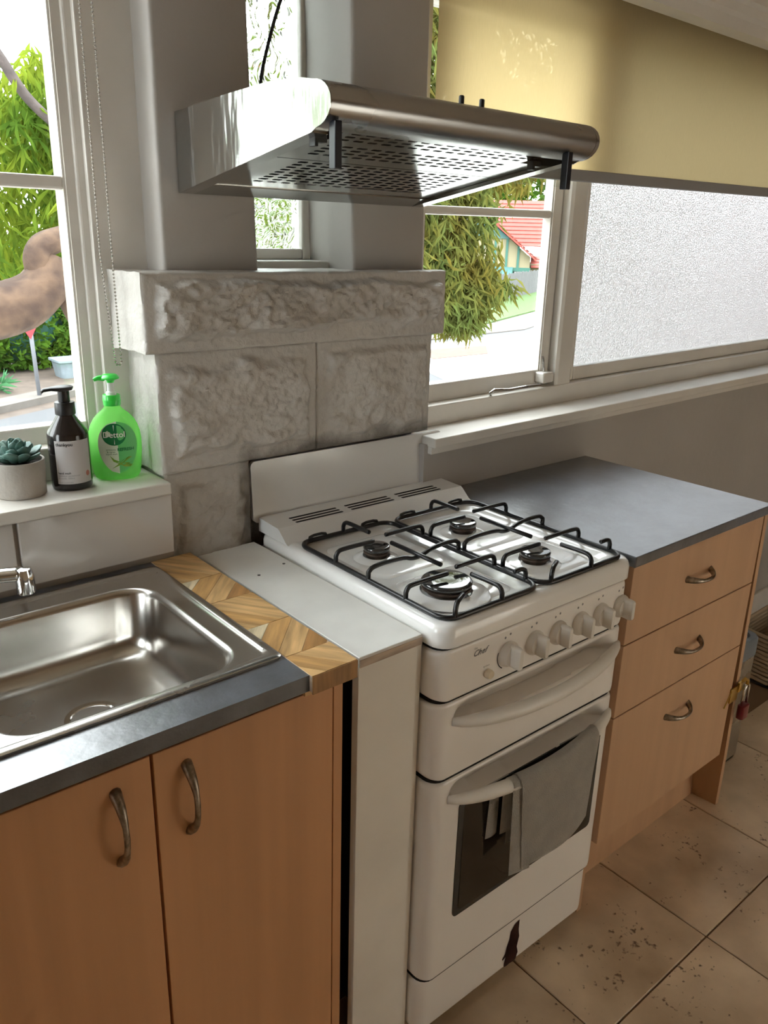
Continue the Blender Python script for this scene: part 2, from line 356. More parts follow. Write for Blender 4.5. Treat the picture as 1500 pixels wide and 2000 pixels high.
wl = obj('wall_back_left', bm, 'tile_grout', kind='structure', label='tiled wall below the left window behind the sink', cat='wall')
for x0, x1 in ((-.4835, -.2005), (-.7705, -.4905), (-1.0575, -.7775)):
    cube('tile', (x0, x1, .5455, .556, .9675, 1.0865), 'wall_tile', wl, .0022)
bm = B(); box(bm, .478, 4.2, .566, .85, 0, 1.082); box(bm, 3.3, 4.2, .566, .85, 1.082, 2.55); box(bm, .478, 3.3, .655, .85, 2.105, 2.55)
obj('wall_back_right', bm, 'wall_paint', kind='structure', label='painted wall under the right window behind the drawer unit', cat='wall')
bm = B(); box(bm, -2.25, -2.2, -2.4, -.15, 0, 2.55); box(bm, -2.25, -2.2, .5, .85, 0, 2.55); box(bm, -2.25, -2.2, -.15, .5, 0, 1.0); box(bm, -2.25, -2.2, -.15, .5, 2.2, 2.55)
obj('wall_left', bm, 'room_paint', kind='structure', label='side wall with a tall window left of the sink', cat='wall')
cube('wall_right', (4.2, 4.25, -2.4, .85, 0, 2.55), 'room_paint', kind='structure', label='plain painted side wall far right of the drawers', cat='wall')
bm = B(); box(bm, -2.2, 1.0, -2.45, -2.4, 0, 2.55); box(bm, 2.4, 4.2, -2.45, -2.4, 0, 2.55); box(bm, 1.0, 2.4, -2.45, -2.4, 1.62, 2.55)
obj('wall_rear', bm, 'room_paint', kind='structure', label='wall with a low opening added for fill light opposite the cooker', cat='wall')
# chimney breast pillars (plaster edges a little uneven)
def plaster(name, x0b, x1b, x0t, x1t, y0, y1, z0, z1, label):
    bm = B(); rings = []
    for k in range(13):
        t = k / 12; z = z0 + (z1 - z0) * t
        a = x0b + (x0t - x0b) * min(1, t * 1.9) + .0022 * noise.noise((z * 9, x0b * 7, 1)); b = x1b + (x1t - x1b) * min(1, t * 1.9) + .0022 * noise.noise((z * 9, x1b * 7, 5))
        rings.append(rrz(a, b, y0, y1, .008, z, 3))
    loft(bm, rings); return obj(name, bm, 'wall_paint', kind='structure', label=label, cat='wall', auto=40)
plaster('wall_pillar_left', -.158, .0445, -.159, .033, .609, .85, 1.488, 2.55, 'plastered chimney pillar left of the narrow window, behind the range hood')
plaster('wall_pillar_right', .2835, .491, .271, .483, .609, .85, 1.488, 2.55, 'plastered chimney pillar right of the narrow window')
cube('wall_niche_head', (.02, .30, .70, .85, 2.3, 2.55), 'wall_paint', kind='structure', label='wall above the narrow window between the pillars', cat='wall')
# rough stone chimney base
cb = thing('wall_chimney_base', (-.21, .56, 0), 'white painted rough stone fireplace front behind the cooker', 'wall', kind='structure')
cube('core', (-.1995, .479, .625, .85, 0, 1.485), 'stone_paint', cb)
def stone(x0, x1, z0, z1, y, depth, margin, amp, seed, nu, nv, mt=None, jag=.002, lean=0., mr=None):
    mt = mt or margin; mr = mr or margin * .8
    def f(u, v):
        x = x0 + (x1 - x0) * u; z = z0 + (z1 - z0) * v
        e = min((x - x0) / margin, (x1 - x) / mr, (z - z0) / margin, (z1 - z) / mt)
        q = Vector((x * 5 + seed, z * 7, seed * 1.7))
        w = e + .55 * noise.noise(q * 1.6) + .30 * noise.noise(q * 5) + .12 * noise.noise(q * 13)
        m = sst(.70, 1.25, w) * sst(.2, .6, e)
        q2 = Vector((x * 5.5 + z * 3.5 + seed, z * 9 - x * 2.5, seed))
        big = noise.noise(q * .9) * .6
        cr = 1.1 * abs(noise.noise(q2 * 1.1)) + .75 * abs(noise.noise(q2 * 2.6)) + .42 * abs(noise.noise(q2 * 6)) + .22 * abs(noise.noise(q2 * 13)) + .10 * noise.noise(q2 * 27)
        h = amp * m * (.55 + big + cr * 1.1) + .0010 * noise.noise(q * 5) + .0005 * noise.noise(q * 17)
        ex = jag * noise.noise(Vector((z * 22, seed, 2.2))) if u in (0, 1) else 0
        ez = jag * .6 * noise.noise(Vector((x * 22, seed, 7.2))) if v in (0, 1) else 0
        rnd_ = .003 * (1 - sst(0, .12, e)) if e < .12 else 0
        return (x + ex, y - h + rnd_ + lean * (z1 - z), z + ez)
    bm = B(); V = grid(bm, f, nu, nv)
    loop = [V[i][0] for i in range(nu + 1)] + [V[nu][j] for j in range(1, nv + 1)] + [V[i][nv] for i in range(nu - 1, -1, -1)] + [V[0][j] for j in range(nv - 1, 0, -1)]
    nd = 8; prev = loop; n = len(loop); cx = (x0 + x1) / 2; cz = (z0 + z1) / 2
    for k in range(1, nd + 1):
        cur = []
        for v in loop:
            c = v.co; yy = y + lean * (z1 - c.z) + depth * k / nd; q = Vector((c.x * 4, yy * 26, c.z * 16 + seed))
            d_ = (.0045 * noise.noise(q) + .003 * noise.noise(q * 2.7)) if k < nd else 0
            cur.append(bm.verts.new((c.x + d_ * (1 if c.x > cx else -1), yy, c.z + d_ * (.5 if c.z > cz else -.5))))
        for i in range(n): bm.faces.new((prev[i], prev[(i + 1) % n], cur[(i + 1) % n], cur[i]))
        prev = cur
    bm.faces.new(prev)
    return obj('stone_block', bm, 'stone_paint', cb, auto=50)
s_ = stone(-.2365, .4955, 1.3535, 1.4935, .535, .15, .032, .019, 3.1, 190, 44, .022); s_['label'] = 'long rough mantel stone'
stone(-.2095, .1475, 1.1215, 1.353, .556, .14, .036, .012, 11.7, 100, 66)
stone(.1480, .478, 1.1215, 1.353, .556, .14, .03, .008, 5.3, 90, 66)
stone(-.2000, -.012, .90, 1.1205, .570, .14, .03, .008, 8.9, 60, 66)
stone(-.0115, .47, .90, 1.1205, .604, .14, .03, .003, 2.9, 60, 30)
# sills, pelmet, baseboard
SH = .011
def shear(bm, x0=.5):
    for v in bm.verts: v.co.z += SH * (v.co.x - x0)
    return bm
bm = B(); box(bm, -1.7, -.2060, .53, .69, 1.0905, 1.114, .003)
obj('trim_1', bm, 'trim_paint', kind='structure', label='white painted ledge of the left window holding bottles and pot', cat='window sill')
bm = B(); box(bm, .4875, 3.4, .538, .70, 1.0765, 1.1015, .003); box(bm, .490, 3.4, .553, .60, 1.058, 1.0765, .002)
obj('trim_2', shear(bm), 'trim_paint', kind='structure', label='long white window ledge above the right benchtop', cat='window sill')
bm = B(); prism(bm, [(.475, 2.30), (.475, 2.20), (.485, 2.19), (.487, 2.17), (.497, 2.16), (.50, 2.131), (.545, 2.128), (.60, 2.16), (.60, 2.30)], 0, .50, 3.4)
obj('trim_3', bm, 'trim_paint', kind='structure', label='white moulded pelmet above the yellow blind', cat='pelmet')
cube('baseboard_back', (1.26, 4.2, .552, .566, 0, .135), 'trim_paint', bev=.003, kind='structure', label='white skirting board at the foot of the back wall', cat='skirting')

# left window
w1 = thing('window_1', (-.9, .72, 1.114), 'white framed sliding window above the sink, trees outside', 'window', kind='structure')
cube('casing', (-.258, -.155, .68, .72, 1.114, 2.32), 'trim_paint', w1, .002)
cube('casing', (-1.64, -1.60, .68, .72, 1.114, 2.32), 'trim_paint', w1, .002)
cube('head', (-1.62, -.155, .68, .74, 2.29, 2.33), 'trim_paint', w1, .002)
cube('bottom_frame', (-1.62, -.20, .665, .74, 1.114, 1.178), 'trim_paint', w1, .003)
bm = B(); box(bm, -.2735, -.254, .692, .74, 1.178, 2.30, .004); obj('stop_bead', bm, 'trim_paint', w1)
def sash(parent, x0, x1, z0, z1, y0, y1, st, rt, rb, mids=(), mw=.024, sh=False, bevel=.006, glass=True, ymid=None, pmat='clear_glass'):
    gy = (y0 + y1) / 2 + .004
    for (a, b) in ((x0, x0 + st), (x1 - st, x1)):
        bm = B(); prism(bm, [(a, y0), (b, y0), (b, y1), (a, y1)], 2, z0, z1, .004); obj('stile', shear(bm) if sh else bm, 'trim_paint', parent)
    zs = [(z0, z0 + rb, 'rail'), (z1 - rt, z1, 'rail')] + [(m - mw / 2, m + mw / 2, 'glazing_bar') for m in mids]
    for a, b, nm in zs:
        bm = B(); box(bm, x0 + st - .002, x1 - st + .002, y0 + (.004 if nm != 'rail' else 0), y1, a, b, .005 if nm != 'rail' else .004); obj(nm, shear(bm) if sh else bm, 'trim_paint', parent)
    cuts = [z0 + rb] + [v for m in sorted(mids) for v in (m - mw / 2, m + mw / 2)] + [z1 - rt]
    for a, b in zip(cuts[::2], cuts[1::2]):
        bm = B(); box(bm, x0 + st - .003, x1 - st + .003, gy, gy + .003, a - .002, b + .002); obj('pane', shear(bm) if sh else bm, pmat, parent)
sash(w1, -.91, -.2635, 1.17, 2.30, .70, .735, .0305, .04, .042, (1.6385, 1.965), .023)
sash(w1, -1.60, -.90, 1.17, 2.30, .70, .735, .0305, .04, .042, (1.6385, 1.965), .023)
# niche window
w2 = thing('window_2', (.16, .78, 1.495), 'narrow window of wavy textured glass between the chimney pillars', 'window', kind='structure')
cube('sill', (.03, .30, .70, .80, 1.485, 1.508), 'trim_paint', w2, .003)
for b in ((.262, .30, .772, .80, 1.508, 2.31), (.02, .06, .772, .80, 1.508, 2.31)): cube('stile', b, 'trim_paint', w2, .004)
for b in ((.06, .262, .772, .80, 1.508, 1.532), (.06, .262, .772, .80, 2.28, 2.31)): cube('rail', b, 'trim_paint', w2, .004)
cube('pane', (.058, .264, .784, .788, 1.53, 2.283), 'textured_glass', w2)
# right window
w3 = thing('window_3', (1.8, .7, 1.105), 'wide white window with clear casement and frosted fixed pane', 'window', kind='structure')
sash(w3, .515, 1.075, 1.152, 2.115, .68, .715, .044, .05, .05, (1.627,), .021, True)
bm = B(); prism(bm, [(1.075, .655), (1.085, .65), (1.140, .65), (1.15, .655), (1.15, .72), (1.075, .72)], 2, 1.12, 2.12); obj('mullion', shear(bm), 'trim_paint', w3)
bm = B(); box(bm, 1.15, 1.186, .672, .715, 1.155, 2.12, .005); obj('stile', shear(bm), 'trim_paint', w3)
bm = B(); box(bm, 1.186, 3.3, .672, .715, 1.155, 1.197, .005); obj('rail', shear(bm), 'trim_paint', w3)
bm = B(); box(bm, 1.18, 3.3, .69, .694, 1.193, 2.075); obj('pane', shear(bm), 'frosted_glass', w3, label='frosted glass pane')
bm = B(); box(bm, .478, 3.34, .645, .73, 1.099, 1.155, .004); obj('bottom_frame', shear(bm), 'trim_paint', w3)
bm = B(); box(bm, .484, .515, .66, .73, 1.15, 2.12, .003); obj('side_frame', shear(bm), 'trim_paint', w3)
bm = B(); box(bm, .478, 3.34, .66, .73, 2.07, 2.125, .003); obj('head', shear(bm), 'trim_paint', w3)
bm = B(); box(bm, 3.28, 3.34, .66, .73, 1.15, 2.12, .003); obj('side_frame', shear(bm), 'trim_paint', w3)
bm = B(); box(bm, 1.015, 1.062, .648, .682, 1.166, 1.196, .004); obj('catch_block', shear(bm), 'trim_paint', w3)
bm = B(); tube(bm, [(.80, .652, 1.158), (.79, .645, 1.164), (.80, .64, 1.172), (.86, .64, 1.166), (.93, .64, 1.167), (1.0, .645, 1.164)], .0045, 6); obj('casement_stay', shear(bm), 'steel', w3, label='metal casement stay')
bm = B(); tube(bm, [(1.036, .674, 1.24), (1.034, .668, 1.225), (1.038, .668, 1.195)], .0035, 6); obj('hook', shear(bm), 'steel', w3)
w5 = thing('window_4', (-2.22, .175, 1.0), 'tall window in the side wall left of the sink', 'window', kind='structure')
for b in ((-2.25, -2.19, -.15, -.10, 1.0, 2.2), (-2.25, -2.19, .45, .5, 1.0, 2.2)): cube('stile', b, 'trim_paint', w5)
for b in ((-2.25, -2.19, -.10, .45, 1.0, 1.05), (-2.25, -2.19, -.10, .45, 2.15, 2.2)): cube('rail', b, 'trim_paint', w5)
cube('pane', (-2.224, -2.22, -.10, .45, 1.05, 2.15), 'clear_glass', w5)
# low fill source added behind the viewer: glazed door with a warm sheer curtain
w4 = thing('fill_door', (1.7, -2.42, 0), 'glazed double door added out of view as fill light opposite the cooker', 'door', kind='structure')
for b in ((1.0, 1.06, -2.45, -2.38, 0, 1.62), (2.34, 2.4, -2.45, -2.38, 0, 1.62), (1.67, 1.73, -2.45, -2.38, .06, 1.56)): cube('stile', b, 'trim_paint', w4)
for b in ((1.06, 2.34, -2.45, -2.38, 0, .06), (1.06, 2.34, -2.45, -2.38, 1.56, 1.62)): cube('rail', b, 'trim_paint', w4)
for a, b_ in ((1.06, 1.67), (1.73, 2.34)): cube('pane', (a, b_, -2.42, -2.416, .06, 1.56), 'clear_glass', w4)
bm = B(); grid(bm, lambda u, v: (0.98 + 1.44 * u, -2.33 + .018 * math.sin(u * 60), .03 + 1.64 * v), 96, 2)
obj('fill_curtain', bm, 'fill_sheer', smooth=True, base=(1.7, -2.33, .03), label='sheer curtain added over the fill door to warm its light', cat='curtain')
# ceiling lamp (added behind the viewer as warm fill)
cl = thing('added_fill_lamp', (.6, -1.5, 2.55), 'round warm fill lamp added out of view on the kitchen ceiling', 'lamp')
bm = B(); lathe(bm, .6, -1.5, [(.20, 2.549), (.205, 2.52), (.19, 2.515)], 32); obj('lamp_base', bm, 'lamp_metal', cl)
bm = B(); lathe(bm, .6, -1.5, [(.185, 2.516), (.18, 2.49), (.12, 2.47), (.01, 2.463)], 32); obj('lamp_diffuser', bm, 'lamp_diffuser', cl, smooth=True)

# ------------------------------------------------------------------ roller blind and bead chain
rb = thing('roller_blind', (1.8, .6, 1.71), 'yellow translucent roller blind half drawn over the right window', 'blind')
bm = B(); grid(bm, lambda u, v: (.498 + 2.8 * u, .6 + .0025 * math.sin(u * 9) * (1 - v), 1.735 + .57 * v + SH * (2.8 * u) * (1 - v)), 24, 6); obj('fabric', bm, 'blind_fabric', rb, smooth=True)
bm = B(); box(bm, .498, 3.298, .594, .606, 1.7085, 1.7375, .003); obj('hem_bar', shear(bm), 'hem_bar', rb, label='grey weighted hem bar')
bm = B(); prism(bm, [(.6 + .02 * math.cos(a), 2.278 + .02 * math.sin(a)) for a in (2 * PI * i / 14 for i in range(14))], 0, .49, 3.3); obj('roller_tube', bm, 'hem_bar', rb)
def chain(pts):
    pts = [Vector(p) for p in pts]; bm = B(); acc = 0
    oct_ = [(1, 0, 0), (-1, 0, 0), (0, 1, 0), (0, -1, 0), (0, 0, 1), (0, 0, -1)]
    fc = [(0, 2, 4), (2, 1, 4), (1, 3, 4), (3, 0, 4), (2, 0, 5), (1, 2, 5), (3, 1, 5), (0, 3, 5)]
    step = .0062; r = .0026
    for a, b in zip(pts, pts[1:]):
        l = (b - a).length; k = acc
        while k < l:
            p = a.lerp(b, k / l); vs = [bm.verts.new(p + Vector(o) * r) for o in oct_]
            for q in fc: bm.faces.new([vs[i] for i in q])
            k += step
        acc = k - l
    tube(bm, pts, .0006, 4)
    return bm
ch = [(-.2700, .62, 2.30), (-.2716, .62, 1.52), (-.2590, .62, 1.335)] + [(-.2535 + .0055 * math.cos(a), .62, 1.332 + .0055 * math.sin(a)) for a in (PI * (1 + i / 6) for i in range(7))] + [(-.2480, .62, 1.335), (-.2502, .62, 1.553), (-.2502, .62, 2.30)]
obj('blind_chain', chain(ch), 'chain_metal', base=(-.255, .62, 1.33), label='beaded metal pull chain hanging beside the left window', cat='blind chain')

# ------------------------------------------------------------------ plate with slots
def plate(bm, u0, v0, nu, nv, cu, cv, su, sv, P, border=(0, 0, 0, 0), thick=None):
    """flat plate of nu x nv cells with a stadium slot in each; P(u, v) -> world point; border = left, right, front, back plain margins"""
    for i in range(nu):
        for j in range(nv):
            a, b = u0 + i * cu, v0 + j * cv
            c, d = a + cu / 2, b + cv / 2
            q = sv / 2
            out = [(a, b), (c, b), (a + cu, b), (a + cu, d), (a + cu, b + cv), (c, b + cv), (a, b + cv), (a, d)]
            inn = [(c - su / 2 + q * .6, d - q), (c, d - q), (c + su / 2 - q * .6, d - q), (c + su / 2, d), (c + su / 2 - q * .6, d + q), (c, d + q), (c - su / 2 + q * .6, d + q), (c - su / 2, d)]
            Vo = [bm.verts.new(P(*p)) for p in out]; Vi = [bm.verts.new(P(*p)) for p in inn]
            for k in range(8): bm.faces.new((Vo[k], Vo[(k + 1) % 8], Vi[(k + 1) % 8], Vi[k]))
    x0, x1, y0, y1 = u0, u0 + nu * cu, v0, v0 + nv * cv
    l, r, f, b = border
    for q in (((x0 - l, y0 - f), (x1 + r, y0 - f), (x1 + r, y0), (x0 - l, y0)), ((x0 - l, y1), (x1 + r, y1), (x1 + r, y1 + b), (x0 - l, y1 + b)), ((x0 - l, y0), (x0, y0), (x0, y1), (x0 - l, y1)), ((x1, y0), (x1 + r, y0), (x1 + r, y1), (x1, y1))):
        if abs(q[0][0] - q[1][0]) > 1e-6 and abs(q[1][1] - q[2][1]) > 1e-6: bm.faces.new([bm.verts.new(P(*p)) for p in q])
    return bm

# ------------------------------------------------------------------ range hood
hd = thing('range_hood', (.1765, .609, 1.628), 'stainless steel range hood with rounded front above the cooker', 'range hood')
HX0, HX1 = -.1214, .4760
def zu(y, off=0): return 1.7322 - .171 * y + off
top = [(.607, 1.6285), (.607, 1.762), (.42, 1.772), (.30, 1.776), (.22, 1.773), (.185, 1.767)]
nose = [(.185 - .046 * math.cos(a) * .9, 1.736 + .031 * math.sin(a)) for a in (math.radians(80 - k * 16) for k in range(11))]
# body shell: side plates, top, back
bm = B(); prof = top + nose + [(.19, zu(.19))]
prism(bm, prof, 0, HX0, HX0 + .0015); obj('side_panel', bm, 'hood_side_steel', hd, auto=30)
bm = B(); prism(bm, prof, 0, HX1 - .0015, HX1); obj('side_panel', bm, 'hood_side_steel', hd, auto=30)
bm = B(); loft(bm, [[(x, y, z) for y, z in top] for x in (HX0, HX1)], False, False, False); obj('top_shell', bm, 'hood_steel', hd, auto=30)
bm = B(); n2 = [(.185, 1.767)] + nose + [(.19, 1.7045)]
prism(bm, n2, 0, HX0 + .002, HX1 + .009); obj('front_bar', bm, 'hood_steel', hd, auto=35, label='rounded brushed steel front bar')
# underside: rim frame and slotted filter plates
bm = B()
for b in ((HX0 + .0015, HX0 + .03, .19, .607), (HX1 - .03, HX1 - .0015, .19, .607)):
    loft(bm, [[(b[0], y, zu(y)), (b[1], y, zu(y)), (b[1], y, zu(y, .014)), (b[0], y, zu(y, .014))] for y in (b[2], b[3])])
loft(bm, [[(x, .56, zu(.56, .006)), (x, .607, zu(.607, 0)), (x, .607, zu(.607, .012)), (x, .56, zu(.56, .014))] for x in (HX0 + .03, HX1 - .03)])
obj('underside_rim', bm, 'hood_under_steel', hd)
P = lambda o: (lambda u, v: (u, v, zu(v, o)))
bm = B(); plate(bm, -.026, .362, 14, 9, .0295, .0178, .0205, .0095, P(.008), (.062, .057, .006, .038)); obj('filter_panel', bm, 'hood_under_steel', hd, label='large slotted grease filter')
bm = B(); plate(bm, -.042, .258, 14, 4, .0295, .0172, .021, .0085, P(.008), (.046, .073, .012, .027)); obj('filter_panel', bm, 'hood_under_steel', hd, label='middle slotted strip of the filter')
bm = B(); plate(bm, -.052, .184, 15, 3, .0278, .0158, .019, .0075, P(.005), (.012, .012, .003, .006)); obj('lamp_grille', bm, 'hood_under_steel', hd, label='slotted front lamp strip')
bm = B(); box(bm, HX0 + .004, HX1 - .004, .20, .60, 1.718, 1.745)
for v in bm.verts: v.co.z = zu(v.co.y, .03) if v.co.z < 1.73 else zu(v.co.y, .045)
obj('filter_cavity', bm, 'dark_gap', hd)
bm = B(); loft(bm, [[(x, .19, zu(.19, .016)), (x, .60, zu(.60, .016))] for x in (HX0 + .028, HX0 + .0285)], False, False, False); obj('inner_flange', bm, 'hood_under_steel', hd)
for x in (-.098, .384):
    bm = B(); box(bm, x - .006, x + .016, .205, .22, zu(.21, -.006), zu(.21, .004), .001); box(bm, x - .006, x, .205, .22, zu(.21, -.012), zu(.21, -.004), .001); obj('filter_clip', bm, 'black_plastic', hd)
vs_ = cube('visor', (-.10, .407, .155, .158, 1.655, 1.712), 'visor_glass', hd, label='clear flip-down visor')
for x in (-.1105, .405): cube('visor_bracket', (x, x + .0125, .148, .163, 1.6515, 1.714), 'bracket_plastic', hd, .0015, label='black visor end bracket')
for x in (.168, .215):
    bm = B(); lathe(bm, x, .185, [(.0045, 1.764), (.0045, 1.778), (.003, 1.7795)], 10); obj('push_button', bm, 'black_plastic', hd)
bm = B(); tube(bm, smoothpath([(.086, .66, 1.78), (.085, .655, 1.84), (.10, .65, 1.90), (.125, .65, 1.97), (.15, .65, 2.02), (.16, .66, 2.10), (.16, .70, 2.25)], 2), .0035, 7)
obj('power_cord', bm, 'cable', smooth=True, base=(.086, .66, 1.78), label='thin black power cord rising behind the range hood', cat='cord')

# ------------------------------------------------------------------ cooker
ck = thing('gas_cooker', (0, 0, 0), 'white freestanding gas cooker with four burners and oven', 'cooker')
CW = .54
cube('body', (.007, .533, .058, .572, .05, .925), 'enamel_front', ck, .004)
cube('inner_shadow_gap', (.009, .531, .046, .062, .06, .90), 'dark_gap', ck)
# hob: rounded lip, flat rim, pressed recess
bm = B(); r_ = []
for ins, z in ((.004, .9155), (0, .918), (0, .944), (.0025, .952), (.007, .957), (.014, .959), (.024, .9592)): r_.append(rrz(ins, CW - ins, -.006 + ins, .575 - ins, .032 - ins * .4, z, 6))
for dx, yf, yb, z, r in ((.030, .024, .452, .9585, .03), (.036, .030, .446, .9555, .03), (.042, .036, .440, .950, .03), (.050, .044, .432, .948, .03)): r_.append(rrz(dx, CW - dx, yf, yb, r, z, 6))
loft(bm, r_); hob = obj('hob', bm, 'enamel', ck, auto=50, label='glossy white enamel hob top')
bm = B()
for x0, x1 in ((.060, .243), (.297, .480)):                          # pressed panels around each pair of burners
    for y0, y1 in ((.05, .205), (.225, .425)):
        loft(bm, [rrz(x0 + i, x1 - i, y0 + i, y1 - i, .03, z, 5) for i, z in ((0, .9478), (.006, .9505), (.012, .9515))], False)
obj('pressed_panels', bm, 'enamel', hob, auto=60)
# vent riser with slots
bm = B(); pr = [(.462, .957), (.470, .9605), (.494, .981), (.500, .984)]
loft(bm, [[(x, y, z) for y, z in pr] for x in (.004, .536)], False, False, False)
for x in (.004, .536): bm.faces.new([bm.verts.new((x, y, z)) for y, z in pr + [(.576, .987), (.576, .957)]])
bm.faces.new([bm.verts.new(p) for p in ((.004, .576, .957), (.536, .576, .957), (.536, .576, .987), (.004, .576, .987))])
zt = lambda u, v: (u, v, .984 + .003 * (v - .50) / .076)
xs = [.004, .052, .184, .200, .332, .348, .480, .536]
for a, b in zip(xs, xs[1:]):
    if (a, b) in ((.052, .184), (.200, .332), (.348, .480)): plate(bm, a, .504, 1, 3, .132, .0130, .126, .0074, zt, (0, 0, .004, .033))
    else: bm.faces.new([bm.verts.new(zt(*p)) for p in ((a, .50), (b, .50), (b, .576), (a, .576))])
obj('vent_riser', bm, 'enamel', ck, auto=30, label='raised slotted vent strip')
cube('vent_cavity', (.02, .52, .503, .560, .962, .978), 'dark_gap', ck)
bm = B(); loft(bm, [[(x, yb + (y - .592) if 0 else yb + o, z) for x, z in rr(-.004, .546, .972, 1.107, .012, 4) for yb in [.583 + (z - .972) * .06]] for o in (0, .003, .009)]); 
obj('splashback', bm, 'enamel', ck, auto=40, label='plain upright splashback panel')
# front panels on a rounded plan
def front(name, z0, z1, f, zs, x0=0, x1=CW, y0=0, rad=.028, mat='enamel_front', label=None, depth=.075, taper=.006):
    path = [(x0, y0 + depth)] + [(x0 + rad - rad * math.cos(a), y0 + rad - rad * math.sin(a)) for a in (PI / 2 * i / 6 for i in range(7))]
    nx = 44; path += [(x0 + rad + (x1 - x0 - 2 * rad) * i / nx, y0) for i in range(1, nx)]
    path += [(x1 - rad + rad * math.sin(a), y0 + rad - rad * math.cos(a)) for a in (PI / 2 * i / 6 for i in range(7))] + [(x1, y0 + depth)]
    rings = []
    for z in zs:
        e = min(z - z0, z1 - z); t = max(0, 1 - e / .006) if e < .006 else 0
        c = 0 if e >= .014 else .014 * (1 - math.sqrt(max(0, 1 - (1 - e / .014) ** 2)))    # rounded outline corners
        rings.append([(x + c * max(0, 1 - (x - x0) / .03) - c * max(0, 1 - (x1 - x) / .03), y + taper * (1 - math.sqrt(max(0, 1 - t * t))) + (f(x, z) if x0 + rad * .5 < x < x1 - rad * .5 else 0), z) for x, y in path])
    bm = B(); loft(bm, rings, True, True); return obj(name, bm, mat, ck, auto=40, label=label)
def zr(a, b, n): return [a + .0, a + .0008, a + .002, a + .004, a + .0065, a + .010, a + .014] + [a + .014 + (b - a - .028) * i / n for i in range(1, n)] + [b - .014, b - .010, b - .0065, b - .004, b - .002, b - .0008, b]
cp = front('control_panel', .8120, .9105, lambda x, z: 0, zr(.8120, .9105, 8), taper=.003)
def scoop(zc, zt, dmax):                                              # finger scoop: deepest just behind the handle, rising to the top edge
    def f(x, z):
        m = sst(.035, .085, x) * sst(.030, .075, CW - x)
        dip = .012 * (1 - ((x - .28) / .24) ** 2)
        return dmax * m * (1 - sst(zc - dip + .002, zt - .003, z)) if z > zc - dip - .004 else 0
    return f
gd = front('grill_drawer', .6505, .8075, scoop(.765, .8075, .036), zr(.6505, .8075, 30), label='drop-front grill drawer')
od = front('oven_door', .1835, .6455, scoop(.603, .6455, .036), zr(.1835, .6455, 90))
front('plinth', .047, .179, lambda x, z: 0, zr(.047, .179, 5), y0=.010, label='white kick panel with chipped paint')
for za, zb in ((.9102, .9157), (.8072, .8123), (.6452, .6508), (.1786, .1838)): 
    bm = B(); loft(bm, [rrz(.0045, .5355, .0045, .075, .027, z, 5) for z in (za, zb)]); obj('gap_shade', bm, 'dark_gap', ck)  # near-black strips paint the shade in the panel gaps
def bow(name, zc, parent, drop=.012, x0=.040, x1=.523, out=.040):
    pts, rs = [], []
    for i in range(33):
        t = i / 32; x = x0 + (x1 - x0) * t; c = 1 - (2 * t - 1) ** 2; e = 1 - abs(2 * t - 1) ** 6
        pts.append((x, .002 - out * (c ** .75), zc - drop * c)); rs.append(.0065 + .0065 * e)
    bm = B(); tube(bm, pts, rs, 12, flat=1.12); return obj(name, bm, 'plastic_white', parent, smooth=True)
bow('handle', .7665, gd); bow('handle', .603, od)
# oven window
def rpoly(x0, x1, z0, z1, r): return rr(x0, x1, z0, z1, r, 4)
bm = B(); loft(bm, [[(x, y, z) for x, z in rpoly(.070, .500, .3135, .584, .012)] for y in (.002, -.0015)]); ow = obj('oven_window', bm, 'oven_glass_border', od, label='dark oven window with grey border')
bm = B(); loft(bm, [[(x, y, z) for x, z in rpoly(.084, .487, .325, .577, .010)] for y in (-.001, -.0022)]); obj('glass', bm, 'oven_glass', ow)
# chipped paint
bm = B(); ch_ = [(.297, .160), (.281, .155), (.270, .142), (.268, .122), (.261, .104), (.258, .088), (.249, .077), (.251, .073), (.260, .077), (.256, .058), (.257, .050), (.266, .048), (.276, .049), (.286, .047), (.296, .049), (.301, .066), (.296, .084), (.301, .110), (.297, .132)]
bm.faces.new([bm.verts.new((x, .0092, z)) for x, z in ch_]); bmesh.ops.solidify(bm, geom=bm.faces[:], thickness=.001); obj('paint_chip', bm, 'rust', ck, label='dark red chipped patch on the plinth')
for x in (.06, .47):
    bm = B(); lathe(bm, x, .09, [(.024, 0), (.024, .012), (.016, .016), (.016, .052)], 14); obj('foot', bm, 'black_plastic', ck)
for x in (.06, .47):
    bm = B(); lathe(bm, x, .50, [(.024, 0), (.024, .012), (.016, .016), (.016, .052)], 14); obj('foot', bm, 'black_plastic', ck)
# knobs
def knob(x, z, ang):
    bm = B()
    def ring(y, r): return [(x + r * math.cos(t), y, z + r * math.sin(t)) for t in (2 * PI * i / 24 for i in range(24))]
    loft(bm, [ring(y, r) for y, r in ((.003, .0245), (-.003, .0245), (-.006, .0235), (-.010, .0205), (-.013, .0195), (-.014, .017))])
    k = obj('knob', bm, 'plastic_white', ck, auto=40)
    ca, sa = math.cos(ang), math.sin(ang)
    def Q(a, b, y): return (x + a * ca - b * sa, y, z + a * sa + b * ca)
    bm = B(); rings = []
    for y, w, l in ((-.008, .0095, .0215), (-.024, .0075, .0225), (-.030, .0065, .0215), (-.0325, .0045, .0195)):
        rings.append([Q(a, b, y) for a, b in rr(-w, w, -l, l, w * .98, 4)])
    loft(bm, rings); obj('grip', bm, 'plastic_white', k, auto=45)
for x, z in ((.172, .858), (.243, .858), (.311, .8575), (.379, .857), (.444, .857), (.512, .8565)): knob(x, z, 0)
def fbutton(x, z, r, mat):
    bm = B(); loft(bm, [[(x + q * math.cos(t), y, z + q * math.sin(t)) for t in (2 * PI * i / 16 for i in range(16))] for y, q in ((.006, r), (-.006, r), (-.010, r * .9), (-.011, r * .6))]); obj('ignition_button', bm, mat, ck, auto=40)
